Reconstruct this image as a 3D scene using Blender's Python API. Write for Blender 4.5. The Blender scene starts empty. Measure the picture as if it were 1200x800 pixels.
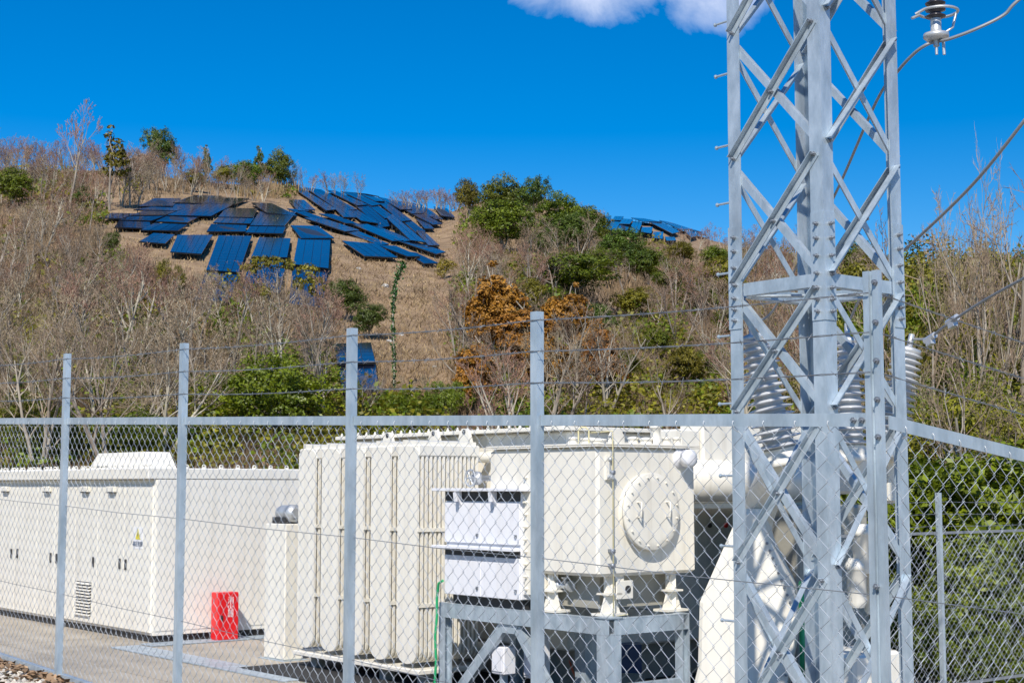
import bpy, math, random
from mathutils import Vector, noise
import numpy as np

R_ = math.radians
rnd = random.Random(7)
SC = bpy.context.scene
COL = SC.collection

# ------------------------------------------------------------------ camera, sky, sun, exposure
F = 1750.0                    # focal length in photo pixels (1200 px wide)
PITCH = R_(5.55)
EYE = 1.5
cam_d = bpy.data.cameras.new('camera')
cam_d.sensor_width = 36.0
cam_d.lens = 36.0 * F / 1200.0
cam_d.clip_start = 0.1
cam_d.clip_end = 9000
cam = bpy.data.objects.new('camera', cam_d)
COL.objects.link(cam)
cam.location = (0, 0, EYE)
cam.rotation_euler = (R_(90) + PITCH, 0, 0)
SC.camera = cam

SUN_EL, SUN_PHI = 43.0, 10.0  # phi: heading of the light, degrees right of the view axis
sd = bpy.data.lights.new('sun', 'SUN')
sd.energy = 4.2
sd.angle = R_(0.5)
sd.color = (1.0, 0.93, 0.83)
so = bpy.data.objects.new('sun', sd)
COL.objects.link(so)
Lv = Vector((math.sin(R_(SUN_PHI)) * math.cos(R_(SUN_EL)), math.cos(R_(SUN_PHI)) * math.cos(R_(SUN_EL)), -math.sin(R_(SUN_EL))))
so.rotation_euler = Lv.to_track_quat('-Z', 'Y').to_euler()
so.location = (0, -20, 40)

SC.view_settings.view_transform = 'Standard'
SC.view_settings.look = 'None'
SC.view_settings.exposure = 0.30
SC.view_settings.gamma = 1.0
SC.view_settings.use_curve_mapping = False


def ray(px, py):
    v = (400.0 - py) / F
    return Vector(((px - 600.0) / F, math.cos(PITCH) - v * math.sin(PITCH), math.sin(PITCH) + v * math.cos(PITCH)))


def P(px, py, d):
    r = ray(px, py)
    return Vector((0, 0, EYE)) + r * (d / r.y)


def elev(py):
    r = ray(600, py)
    return r.z / r.y


world = bpy.data.worlds.new('World')
SC.world = world
world.use_nodes = True
wn, wl = world.node_tree.nodes, world.node_tree.links
wn.clear()


def N(nodes, typ, **kw):
    n = nodes.new(typ)
    for k, v in kw.items():
        if k == 'inp':
            for i, x in v.items():
                n.inputs[i].default_value = x
        else:
            setattr(n, k, v)
    return n


sky = N(wn, 'ShaderNodeTexSky', sky_type='NISHITA', sun_disc=False)
sky.sun_elevation = R_(SUN_EL)
sky.sun_rotation = R_(180 - SUN_PHI)
sky.altitude = 300
sky.air_density = 1.0
sky.dust_density = 0.1
sky.ozone_density = 4.0
hs = N(wn, 'ShaderNodeHueSaturation', inp={'Hue': 0.506, 'Saturation': 1.52, 'Value': 1.0})
wl.new(sky.outputs[0], hs.inputs['Color'])
# a small bank of cloud, given by direction in the sky
tc = N(wn, 'ShaderNodeTexCoord')
sx = N(wn, 'ShaderNodeSeparateXYZ')
wl.new(tc.outputs['Generated'], sx.inputs[0])


def wmath(op, a, b=None, clamp=False):
    m = N(wn, 'ShaderNodeMath', operation=op, use_clamp=clamp)
    for i, x in enumerate((a, b)):
        if x is None:
            continue
        if isinstance(x, (int, float)):
            m.inputs[i].default_value = x
        else:
            wl.new(x, m.inputs[i])
    return m.outputs[0]


ysafe = wmath('MAXIMUM', sx.outputs['Y'], 0.05)
cu = wmath('DIVIDE', sx.outputs['X'], ysafe)
cv = wmath('DIVIDE', sx.outputs['Z'], ysafe)
nz = N(wn, 'ShaderNodeTexNoise', inp={'Scale': 15.0, 'Detail': 9.0, 'Roughness': 0.6, 'Distortion': 0.5})
wl.new(tc.outputs['Generated'], nz.inputs['Vector'])
mask = None
for (cx, cy, wx, wy) in ((700, -26, 118, 62), (838, -12, 74, 58), (985, -75, 110, 55)):
    r = ray(cx, cy)
    a = wmath('DIVIDE', wmath('SUBTRACT', cu, r.x / r.y), wx / F)
    b = wmath('DIVIDE', wmath('SUBTRACT', cv, r.z / r.y), wy / F)
    q = wmath('ADD', wmath('MULTIPLY', a, a), wmath('MULTIPLY', b, b))
    m = wmath('SUBTRACT', 1.15, q)
    m = wmath('ADD', m, wmath('MULTIPLY', wmath('SUBTRACT', nz.outputs['Fac'], 0.55), 3.2))
    m = wmath('MULTIPLY', m, 0.42, True)
    mask = m if mask is None else wmath('MAXIMUM', mask, m)
mask = wmath('MULTIPLY', wmath('SMOOTH_MIN', mask, 1.0), 0.93)
cm = N(wn, 'ShaderNodeMix', data_type='RGBA')
wl.new(mask, cm.inputs['Factor'])
wl.new(hs.outputs[0], cm.inputs['A'])
cm.inputs['B'].default_value = (10.8, 10.8, 11.3, 1)
bg = N(wn, 'ShaderNodeBackground', inp={'Strength': 0.102})
wl.new(cm.outputs['Result'], bg.inputs['Color'])
wo = N(wn, 'ShaderNodeOutputWorld')
wl.new(bg.outputs[0], wo.inputs['Surface'])

# ------------------------------------------------------------------ materials


def material(name, base, rough=0.6, metal=0.0, var=0.12, scale=3.0, bump=0.0, bscale=30.0, spec=0.5, second=None,
             island=0.0, objvar=0.0, transl=0.0, dirt=None, dscale=1.5, dirt_amt=0.4, stretch=None, detail=5.0, streak=None):
    m = bpy.data.materials.new(name)
    m.use_nodes = True
    nt = m.node_tree
    nd, lk = nt.nodes, nt.links
    bs = nd['Principled BSDF']
    bs.inputs['Roughness'].default_value = rough
    bs.inputs['Metallic'].default_value = metal
    bs.inputs['Specular IOR Level'].default_value = spec
    t = N(nd, 'ShaderNodeTexCoord')
    vec = t.outputs['Object']
    if stretch:
        mp = N(nd, 'ShaderNodeMapping')
        mp.inputs['Scale'].default_value = stretch
        lk.new(vec, mp.inputs['Vector'])
        vec = mp.outputs[0]
    n1 = N(nd, 'ShaderNodeTexNoise', inp={'Scale': scale, 'Detail': detail, 'Roughness': 0.6})
    lk.new(vec, n1.inputs['Vector'])
    rmp = N(nd, 'ShaderNodeValToRGB')
    b2 = second if second else tuple(min(1, c * (1 + var)) for c in base)
    b1 = base if second else tuple(c * (1 - var) for c in base)
    rmp.color_ramp.elements[0].position = 0.33
    rmp.color_ramp.elements[1].position = 0.67
    rmp.color_ramp.elements[0].color = (*b1, 1)
    rmp.color_ramp.elements[1].color = (*b2, 1)
    lk.new(n1.outputs['Fac'], rmp.inputs['Fac'])
    col = rmp.outputs['Color']
    if dirt:
        n3 = N(nd, 'ShaderNodeTexNoise', inp={'Scale': dscale, 'Detail': 8.0, 'Roughness': 0.7})
        lk.new(vec, n3.inputs['Vector'])
        r3 = N(nd, 'ShaderNodeMapRange', inp={'From Min': 0.5, 'From Max': 0.75, 'To Min': 0.0, 'To Max': dirt_amt})
        lk.new(n3.outputs['Fac'], r3.inputs['Value'])
        mx = N(nd, 'ShaderNodeMix', data_type='RGBA')
        lk.new(r3.outputs[0], mx.inputs['Factor'])
        lk.new(col, mx.inputs['A'])
        mx.inputs['B'].default_value = (*dirt, 1)
        col = mx.outputs['Result']
    if streak:
        mp2 = N(nd, 'ShaderNodeMapping')
        mp2.inputs['Scale'].default_value = (1, 1, 0.05)
        lk.new(t.outputs['Object'], mp2.inputs['Vector'])
        n4 = N(nd, 'ShaderNodeTexNoise', inp={'Scale': 9.0, 'Detail': 6.0, 'Roughness': 0.65})
        lk.new(mp2.outputs[0], n4.inputs['Vector'])
        r4 = N(nd, 'ShaderNodeMapRange', inp={'From Min': 0.5, 'From Max': 0.78, 'To Min': 0.0, 'To Max': streak})
        lk.new(n4.outputs['Fac'], r4.inputs['Value'])
        mx4 = N(nd, 'ShaderNodeMix', data_type='RGBA')
        lk.new(r4.outputs[0], mx4.inputs['Factor'])
        lk.new(col, mx4.inputs['A'])
        mx4.inputs['B'].default_value = (0.47, 0.42, 0.33, 1)
        col = mx4.outputs['Result']
    if island or objvar:
        h = N(nd, 'ShaderNodeHueSaturation')
        val = None
        if island:
            g = N(nd, 'ShaderNodeNewGeometry')
            mr = N(nd, 'ShaderNodeMapRange', inp={'To Min': 1 - island, 'To Max': 1 + island})
            lk.new(g.outputs['Random Per Island'], mr.inputs['Value'])
            val = mr.outputs[0]
        if objvar:
            oi = N(nd, 'ShaderNodeObjectInfo')
            mr2 = N(nd, 'ShaderNodeMapRange', inp={'To Min': 1 - objvar, 'To Max': 1 + objvar})
            lk.new(oi.outputs['Random'], mr2.inputs['Value'])
            mh = N(nd, 'ShaderNodeMapRange', inp={'To Min': 0.5 - objvar * 0.06, 'To Max': 0.5 + objvar * 0.06})
            lk.new(oi.outputs['Random'], mh.inputs['Value'])
            lk.new(mh.outputs[0], h.inputs['Hue'])
            if val is None:
                val = mr2.outputs[0]
            else:
                mm = N(nd, 'ShaderNodeMath', operation='MULTIPLY')
                lk.new(val, mm.inputs[0])
                lk.new(mr2.outputs[0], mm.inputs[1])
                val = mm.outputs[0]
        lk.new(val, h.inputs['Value'])
        lk.new(col, h.inputs['Color'])
        col = h.outputs[0]
    lk.new(col, bs.inputs['Base Color'])
    if bump:
        n2 = N(nd, 'ShaderNodeTexNoise', inp={'Scale': bscale, 'Detail': 6.0})
        lk.new(vec, n2.inputs['Vector'])
        bp = N(nd, 'ShaderNodeBump', inp={'Strength': bump, 'Distance': 0.05})
        lk.new(n2.outputs['Fac'], bp.inputs['Height'])
        lk.new(bp.outputs[0], bs.inputs['Normal'])
    if transl:
        tr = N(nd, 'ShaderNodeBsdfTranslucent')
        lk.new(col, tr.inputs['Color'])
        mxs = N(nd, 'ShaderNodeMixShader', inp={0: transl})
        out = nd['Material Output']
        lk.new(bs.outputs[0], mxs.inputs[1])
        lk.new(tr.outputs[0], mxs.inputs[2])
        lk.new(mxs.outputs[0], out.inputs['Surface'])
    return m


M = {}
M['galv'] = material('galvanised_steel', (0.37, 0.455, 0.52), 0.40, 0.4, scale=11, second=(0.58, 0.665, 0.73), bump=0.04, bscale=60, dirt=(0.27, 0.30, 0.33), dscale=2.6, dirt_amt=0.7, stretch=(1, 1, 0.4))
M['wire'] = material('zinc_wire', (0.50, 0.54, 0.58), 0.42, 0.35, var=0.15, scale=20)
M['wire_old'] = material('weathered_wire', (0.30, 0.32, 0.34), 0.5, 0.5, var=0.15, scale=20)
M['white'] = material('cream_paint', (0.82, 0.79, 0.70), 0.42, 0, var=0.02, scale=1.2, dirt=(0.60, 0.57, 0.50), dscale=1.1, dirt_amt=0.45, stretch=(1, 1, 0.35), streak=0.42)
M['white_cool'] = material('white_paint', (0.79, 0.80, 0.84), 0.4, 0, var=0.02, scale=1.2, dirt=(0.6, 0.6, 0.62), dscale=1.4, dirt_amt=0.3, stretch=(1, 1, 0.35), streak=0.25)
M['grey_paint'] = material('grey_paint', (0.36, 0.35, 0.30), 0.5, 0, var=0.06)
M['dark'] = material('dark_steel', (0.035, 0.036, 0.038), 0.5, 0, var=0.2)
M['bolt'] = material('bolt_steel', (0.25, 0.27, 0.3), 0.45, 0.6, var=0.15)
M['porcelain'] = material('porcelain', (0.54, 0.56, 0.58), 0.18, 0, var=0.04)
M['brown_porcelain'] = material('dark_porcelain', (0.035, 0.035, 0.045), 0.2, 0, var=0.2)
M['alu'] = material('cast_aluminium', (0.55, 0.57, 0.58), 0.4, 0.5, var=0.1, scale=12)
M['cable'] = material('aluminium_conductor', (0.27, 0.285, 0.30), 0.5, 0.2, var=0.04, scale=4)
M['red'] = material('red_paint', (0.72, 0.012, 0.016), 0.32, 0, var=0.04)
M['text_white'] = material('white_print', (0.8, 0.8, 0.8), 0.5, 0, var=0.01)
M['text_dark'] = material('dark_print', (0.06, 0.10, 0.18), 0.5, 0, var=0.01)
M['yellow'] = material('yellow_paint', (0.72, 0.62, 0.05), 0.4, 0, var=0.05)
M['yellow_pipe'] = material('pale_yellow_paint', (0.64, 0.58, 0.33), 0.4, 0, var=0.05)
M['green_hose'] = material('green_plastic', (0.02, 0.36, 0.14), 0.35, 0, var=0.05)
M['navy'] = material('navy_paint', (0.03, 0.075, 0.19), 0.35, 0, var=0.08)
M['orange'] = material('orange_plastic', (0.7, 0.16, 0.08), 0.45, 0, var=0.05)
M['concrete'] = material('concrete', (0.36, 0.315, 0.245), 0.85, 0, scale=0.9, second=(0.49, 0.435, 0.35), bump=0.12, bscale=60, dirt=(0.18, 0.165, 0.14), dscale=0.7, dirt_amt=0.6, detail=9)
M['shade_black'] = material('painted_shade', (0.03, 0.03, 0.03), 0.9, 0, var=0.4, scale=20)  # near-black with a mottle, the colour for the painted radiator shade
M['soil'] = material('gravelly_soil', (0.16, 0.13, 0.09), 0.95, 0, scale=6, second=(0.30, 0.27, 0.22), bump=0.3, bscale=25, dirt=(0.11, 0.13, 0.05), dscale=3, dirt_amt=0.6)
M['pebble'] = material('pebble', (0.40, 0.36, 0.30), 0.85, 0, scale=3, second=(0.62, 0.58, 0.51), island=0.4)
M['dead_leaf'] = material('dead_leaf', (0.20, 0.12, 0.065), 0.8, 0, scale=4, second=(0.40, 0.27, 0.16), island=0.5)
M['bark'] = material('grey_bark', (0.20, 0.17, 0.13), 0.9, 0, scale=4, second=(0.47, 0.42, 0.34), objvar=0.3)
M['twig'] = material('bare_twigs', (0.20, 0.145, 0.095), 0.9, 0, scale=2, second=(0.38, 0.295, 0.205), objvar=0.25, island=0.25)
M['twig_red'] = material('reddish_twigs', (0.225, 0.125, 0.085), 0.9, 0, scale=2, second=(0.35, 0.21, 0.15), objvar=0.2, island=0.25)
M['leaf'] = material('evergreen_leaf', (0.07, 0.105, 0.005), 0.5, 0, scale=1.2, second=(0.195, 0.225, 0.012), objvar=0.22, island=0.45, transl=0.25)
M['leaf_bright'] = material('bright_evergreen_leaf', (0.09, 0.135, 0.005), 0.45, 0, scale=1.2, second=(0.23, 0.275, 0.012), island=0.4, transl=0.3)
M['leaf_dark'] = material('dark_evergreen_leaf', (0.045, 0.085, 0.010), 0.5, 0, scale=1.2, second=(0.125, 0.17, 0.014), objvar=0.2, island=0.4, transl=0.2)
M['leaf_olive'] = material('olive_leaf', (0.12, 0.115, 0.008), 0.55, 0, scale=1.4, second=(0.28, 0.25, 0.016), objvar=0.2, island=0.4, transl=0.25)
M['leaf_rust'] = material('rusty_cedar_leaf', (0.23, 0.095, 0.010), 0.6, 0, scale=0.9, second=(0.42, 0.19, 0.022), objvar=0.15, island=0.4, transl=0.2)
M['leaf_yellow'] = material('yellow_leaf', (0.22, 0.18, 0.015), 0.55, 0, scale=1.4, second=(0.34, 0.27, 0.02), island=0.3, transl=0.25)
M['vine'] = material('vine_leaf', (0.03, 0.10, 0.018), 0.5, 0, scale=2, second=(0.05, 0.15, 0.025), island=0.3, transl=0.2)
M['hill'] = material('dry_hillside', (0.21, 0.135, 0.075), 0.95, 0, scale=0.45, second=(0.38, 0.265, 0.155), bump=0.9, bscale=1.6, dirt=(0.10, 0.08, 0.04), dscale=0.16, dirt_amt=0.75, detail=12)
M['scrub'] = material('dry_scrub', (0.09, 0.065, 0.035), 0.95, 0, scale=0.06, second=(0.28, 0.195, 0.11), island=0.45)
M['straw'] = material('dry_grass', (0.24, 0.165, 0.08), 0.95, 0, scale=0.08, second=(0.42, 0.31, 0.17), island=0.35)
M['solar'] = material('solar_glass', (0.005, 0.009, 0.024), 0.10, 0, var=0.2, scale=0.8, spec=0.30)
M['solar_frame'] = material('panel_frame', (0.05, 0.055, 0.065), 0.45, 0.5, var=0.1)
M['roof'] = material('grey_roof', (0.32, 0.33, 0.35), 0.6, 0, var=0.1)
M['wall_white'] = material('white_wall', (0.75, 0.75, 0.74), 0.7, 0, var=0.03)
M['rock'] = material('grey_rock', (0.33, 0.32, 0.30), 0.9, 0, scale=2, second=(0.5, 0.49, 0.46), bump=0.3, bscale=4)

# ------------------------------------------------------------------ mesh helpers
CA, SA = math.cos(R_(51)), math.sin(R_(51))
RV = Vector((CA, -SA, 0))     # along the fence, to the right and nearer
QV = Vector((SA, CA, 0))      # to the right and farther
ZV = Vector((0, 0, 1))


def W(a, b, z):
    """site coordinates: a along RV, b along QV"""
    return Vector((CA * a + SA * b, -SA * a + CA * b, z))


def plane_a(px, py, a):
    """where the ray through a photo pixel meets the vertical plane a = const (world point)"""
    r = ray(px, py)
    t = a / (r.x * CA - r.y * SA)
    return Vector((0, 0, EYE)) + r * t


def plane_b(px, py, b):
    r = ray(px, py)
    t = b / (r.x * SA + r.y * CA)
    return Vector((0, 0, EYE)) + r * t


def ab(p):
    return (CA * p.x - SA * p.y, SA * p.x + CA * p.y, p.z)


class MB:
    def __init__(s):
        s.v, s.f, s.sm = [], [], set()

    def add(s, vs, fs, smooth=False):
        o = len(s.v)
        s.v.extend([tuple(x) for x in vs])
        for f in fs:
            if smooth:
                s.sm.add(len(s.f))
            s.f.append(tuple(i + o for i in f))

    def hexa(s, c8):
        s.add(c8, [(0, 3, 2, 1), (4, 5, 6, 7), (0, 1, 5, 4), (1, 2, 6, 5), (2, 3, 7, 6), (3, 0, 4, 7)])

    def site(s, a0, a1, b0, b1, z0, z1, bev=0.0):
        """box aligned to the site axes, chamfered edges if bev"""
        if bev <= 0:
            s.hexa([W(a0, b0, z0), W(a1, b0, z0), W(a1, b1, z0), W(a0, b1, z0), W(a0, b0, z1), W(a1, b0, z1), W(a1, b1, z1), W(a0, b1, z1)])
        else:
            prof = [(z0, bev), (z0 + bev, 0), (z1 - bev, 0), (z1, bev)]
            vs = []
            for z, i in prof:
                o = bev
                for (x, y) in ((a0 + i + o, b0 + i), (a1 - i - o, b0 + i), (a1 - i, b0 + i + o), (a1 - i, b1 - i - o), (a1 - i - o, b1 - i), (a0 + i + o, b1 - i), (a0 + i, b1 - i - o), (a0 + i, b0 + i + o)):
                    vs.append(W(x, y, z))
            fs = [tuple(range(7, -1, -1)), tuple(range(24, 32))]
            for k in range(3):
                for j in range(8):
                    fs.append((k * 8 + j, k * 8 + (j + 1) % 8, k * 8 + 8 + (j + 1) % 8, k * 8 + 8 + j))
            s.add(vs, fs)

    def bar(s, p0, p1, w, h, up=ZV):
        p0, p1 = Vector(p0), Vector(p1)
        d = (p1 - p0).normalized()
        x = d.cross(up)
        if x.length < 1e-6:
            x = d.cross(Vector((1, 0, 0)))
        x.normalize()
        y = x.cross(d).normalized()
        s.hexa([p + x * (sx_ * w / 2) + y * (sy_ * h / 2) for p in (p0, p1) for sx_, sy_ in ((-1, -1), (1, -1), (1, 1), (-1, 1))])

    def sect(s, p0, p1, prof, x, y):
        """sweep a closed 2-D profile from p0 to p1 with axes x, y"""
        p0, p1 = Vector(p0), Vector(p1)
        n = len(prof)
        vs = [p + x * u + y * v for p in (p0, p1) for u, v in prof]
        fs = [tuple(range(n - 1, -1, -1)), tuple(range(n, 2 * n))]
        for j in range(n):
            fs.append((j, (j + 1) % n, n + (j + 1) % n, n + j))
        s.add(vs, fs)

    def tube(s, pts, r, n=8, cap=True, smooth=True):
        pts = [Vector(p) for p in pts]
        rs = r if isinstance(r, (list, tuple)) else [r] * len(pts)
        vs, fs = [], []
        ref = None
        for i, p in enumerate(pts):
            d = (pts[min(i + 1, len(pts) - 1)] - pts[max(i - 1, 0)])
            d.normalize()
            if ref is None:
                ref = Vector((0, 0, 1)) if abs(d.z) < 0.9 else Vector((1, 0, 0))
            x = d.cross(ref)
            if x.length < 1e-5:
                x = d.cross(Vector((0.3, 1, 0.2)))
            x.normalize()
            y = d.cross(x)
            ref = x.cross(d)
            for k in range(n):
                t = 2 * math.pi * k / n
                vs.append(p + (x * math.cos(t) + y * math.sin(t)) * rs[i])
        for i in range(len(pts) - 1):
            for k in range(n):
                fs.append((i * n + k, i * n + (k + 1) % n, (i + 1) * n + (k + 1) % n, (i + 1) * n + k))
        s.add(vs, fs, smooth)
        if cap:
            o = len(pts) - 1
            s.add(vs[:n], [tuple(range(n - 1, -1, -1))])
            s.add(vs[o * n:], [tuple(range(n))])

    def lathe(s, base, axis, prof, n=20, smooth=True):
        """prof: (radius, distance along the axis)"""
        axis = Vector(axis).normalized()
        x = axis.cross(Vector((0, 0, 1)))
        if x.length < 1e-4:
            x = Vector((1, 0, 0))
        x.normalize()
        y = axis.cross(x)
        vs, fs = [], []
        for rr, t in prof:
            for k in range(n):
                an = 2 * math.pi * k / n
                vs.append(Vector(base) + axis * t + (x * math.cos(an) + y * math.sin(an)) * rr)
        for i in range(len(prof) - 1):
            for k in range(n):
                fs.append((i * n + k, i * n + (k + 1) % n, (i + 1) * n + (k + 1) % n, (i + 1) * n + k))
        s.add(vs, fs, smooth)
        s.add(vs[:n], [tuple(range(n - 1, -1, -1))])
        s.add(vs[-n:], [tuple(range(n))])

    def prism(s, pts, ext):
        """polygon (world points) extruded by vector ext"""
        n = len(pts)
        pts = [Vector(p) for p in pts]
        vs = pts + [p + ext for p in pts]
        fs = [tuple(range(n)), tuple(range(2 * n - 1, n - 1, -1))]
        for j in range(n):
            fs.append((j, n + j, n + (j + 1) % n, (j + 1) % n))
        s.add(vs, fs)

    def mesh(s, name, mat, off=Vector((0, 0, 0))):
        me = bpy.data.meshes.new(name)
        ox, oy, oz = off
        me.from_pydata([(x - ox, y - oy, z - oz) for x, y, z in s.v], [], s.f)
        if s.sm:
            flags = np.zeros(len(s.f), dtype=bool)
            flags[list(s.sm)] = True
            me.polygons.foreach_set('use_smooth', flags)
        if mat is not None:
            me.materials.append(mat)
        me.update()
        return me


def spline(pts, n=8):
    pts = [Vector(p) for p in pts]
    out = []
    for i in range(len(pts) - 1):
        p0, p1, p2, p3 = pts[max(i - 1, 0)], pts[i], pts[i + 1], pts[min(i + 2, len(pts) - 1)]
        for k in range(n):
            t = k / n
            out.append(0.5 * ((2 * p1) + (p2 - p0) * t + (2 * p0 - 5 * p1 + 4 * p2 - p3) * t * t + (3 * p1 - p0 - 3 * p2 + p3) * t ** 3))
    out.append(pts[-1])
    return out


def fix_normals(me):
    import bmesh
    bm = bmesh.new()
    bm.from_mesh(me)
    bmesh.ops.recalc_face_normals(bm, faces=bm.faces)
    bm.to_mesh(me)
    bm.free()


def link(o, parent=None):
    COL.objects.link(o)
    if parent is not None:
        o.parent = parent
    return o


def thing(name, label, cat, loc=(0, 0, 0), group=None):
    o = bpy.data.objects.new(name, None)
    o.empty_display_size = 0.2
    o.location = loc
    o['label'] = label
    o['category'] = cat
    if group:
        o['group'] = group
    return link(o)


def part(name, mb, mat, parent, label=None, kind=None):
    """a mesh object; vertices given in world space, stored relative to the top-level thing"""
    root = parent
    while root is not None and root.parent is not None:
        root = root.parent
    off = root.location.copy() if root is not None else Vector((0, 0, 0))
    me = mb.mesh(name, mat, off)
    fix_normals(me)
    o = bpy.data.objects.new(name, me)
    if label:
        o['label'] = label
    if kind:
        o['kind'] = kind
    return link(o, parent)


def solo(name, mb, mat, label, cat, loc, group=None):
    me = mb.mesh(name, mat, Vector(loc))
    fix_normals(me)
    o = bpy.data.objects.new(name, me)
    o.location = loc
    o['label'] = label
    o['category'] = cat
    if group:
        o['group'] = group
    return link(o)


def structure(name, mb, mat, parent=None, fix=True):
    me = mb.mesh(name, mat)
    if fix:
        fix_normals(me)
    o = bpy.data.objects.new(name, me)
    if parent is None:
        o['kind'] = 'structure'
    return link(o, parent)


def inst(name, me, loc, parent, rot=None, label=None):
    """a part sharing mesh data, at a world location"""
    o = bpy.data.objects.new(name, me)
    root = parent
    while root.parent is not None:
        root = root.parent
    o.location = Vector(loc) - root.location
    if rot is not None:
        o.rotation_euler = rot
    if label:
        o['label'] = label
    return link(o, parent)


# ------------------------------------------------------------------ terrain
PAD = -0.64
T_PX = [-900, -200, 0, 150, 230, 300, 340, 370, 420, 470, 525, 560, 600, 650, 690, 715, 780, 850, 950, 1060, 1200, 1400, 2200]
T_YR = [230, 205, 198, 200, 212, 218, 220, 224, 229, 239, 247, 236, 230, 234, 252, 256, 263, 286, 300, 318, 318, 325, 340]
T_R = [230, 230, 230, 235, 240, 245, 250, 250, 250, 245, 240, 230, 225, 225, 235, 300, 300, 280, 190, 95, 80, 80, 80]
T_Y0 = [50, 50, 52, 54, 55, 55, 55, 55, 55, 55, 55, 55, 54, 52, 50, 50, 48, 45, 36, 27, 24, 24, 24]


def bracket(pxl):
    if pxl <= T_PX[0]:
        return 0, 0.0
    if pxl >= T_PX[-1]:
        return len(T_PX) - 2, 1.0
    for i in range(len(T_PX) - 1):
        if pxl <= T_PX[i + 1]:
            return i, (pxl - T_PX[i]) / (T_PX[i + 1] - T_PX[i])


E_YR = [elev(y) for y in T_YR]


def terr_par(X, Y):
    i, t = bracket(600 + F * 0.985 * X / max(Y, 1.0))
    f = lambda a: a[i] + (a[i + 1] - a[i]) * t
    return f(T_R), f(T_Y0), f(E_YR)


def terrain(X, Y):
    zb = -0.70
    if Y < 18:
        return zb
    R, Y0, e = terr_par(X, Y)
    zr = EYE + e * R
    if Y <= Y0:
        return zb
    if Y >= R:
        return max(zr - (Y - R) * 0.3, -9.0)
    s = (Y - Y0) / (R - Y0)
    z = zb + (zr - zb) * s ** 1.04
    w = min(1.0, s * (1 - s) * 5)
    return z + w * (1.5 * noise.noise(Vector((X * 0.035, Y * 0.03, 3.1))) + 0.5 * noise.noise(Vector((X * 0.12, Y * 0.1, 7.7))))


def on_hill(px, py, h=0.0):
    """first point of the hillside, raised by h, that the pixel's ray meets"""
    r = ray(px, py)
    Y = 20.0
    last = None
    while Y < 320:
        k = Y / r.y
        X, Z = r.x * k, EYE + r.z * k
        R, Y0, e = terr_par(X, Y)
        if Y > R * 0.995:
            return Vector((X, Y, terrain(X, Y) + h))
        if Z <= terrain(X, Y) + h:
            return Vector((X, Y, terrain(X, Y) + h))
        Y += 0.4 if Y < 120 else 0.8
    k = Y / r.y
    return Vector((r.x * k, Y, terrain(r.x * k, Y) + h))


def build_terrain():
    xs = np.concatenate([np.arange(-420, -130, 10.0), np.arange(-130, 131, 2.5), np.arange(140, 430, 10.0)])
    ys = np.concatenate([np.arange(-80, 16, 8.0), np.arange(16, 330, 2.5), np.arange(335, 430, 10.0)])
    mb = MB()
    mb.v = [(float(x), float(y), terrain(float(x), float(y))) for y in ys for x in xs]
    nx = len(xs)
    mb.f = [(j * nx + i, j * nx + i + 1, (j + 1) * nx + i + 1, (j + 1) * nx + i) for j in range(len(ys) - 1) for i in range(nx - 1)]
    mb.sm = set(range(len(mb.f)))
    structure('hillside', mb, M['hill'], fix=False)
    g = MB()
    g.add([(-4000, -4000, -9.3), (4000, -4000, -9.3), (4000, 4000, -9.3), (-4000, 4000, -9.3)], [(0, 1, 2, 3)])
    structure('ground', g, M['hill'], fix=False)


build_terrain()


def zg(a):
    """height of the terrace the fence stands on"""
    return 0.17 - 0.0335 * (a + 9.99)


# concrete pad, split into poured slabs with joints
def build_pad():
    mb = MB()
    mb.site(-46, 2, 4.3, 22, PAD - 0.5, PAD - 0.012)
    pad = structure('concrete_pad', mb, M['concrete'])
    slab_a = [-46, -40, -34, -28, -24.2, -20.4, -16.6, -12.8, -9, -5, 2]
    slab_b = [4.35, 7.6, 10.9, 14.2, 22]
    for i in range(len(slab_a) - 1):
        for j in range(len(slab_b) - 1):
            s = MB()
            s.site(slab_a[i] + 0.011, slab_a[i + 1] - 0.011, slab_b[j] + 0.011, slab_b[j + 1] - 0.011, PAD - 0.1, PAD + 0.002 * ((i + j) % 2))
            part('slab', s, M['concrete'], pad)
    # steel covers of the cable trench let into the pad
    t = thing('trench_cover', 'galvanised steel trench cover strip crossing the concrete beside the white pillar', 'trench cover', W(-17.5, 8.8, PAD))
    for k in range(9):
        s = MB()
        s.site(-19.05 + k * 0.5, -18.57 + k * 0.5, 8.55, 8.95, PAD + 0.004, PAD + 0.022, 0.004)
        part('cover_plate', s, M['galv'], t)
    t = thing('trench_cover', 'galvanised steel trench cover strip along the foot of the white cubicle end wall', 'trench cover', W(-19, 10.5, PAD))
    for k in range(5):
        s = MB()
        s.site(-19.2, -18.85, 9.05 + k * 0.5, 9.53 + k * 0.5, PAD + 0.004, PAD + 0.022, 0.004)
        part('cover_plate', s, M['galv'], t)
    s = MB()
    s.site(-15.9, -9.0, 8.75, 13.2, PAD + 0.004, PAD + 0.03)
    structure('radiator_shade', s, M['shade_black'])  # flat near-black sheet painting the shadow beneath radiators and tank


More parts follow.
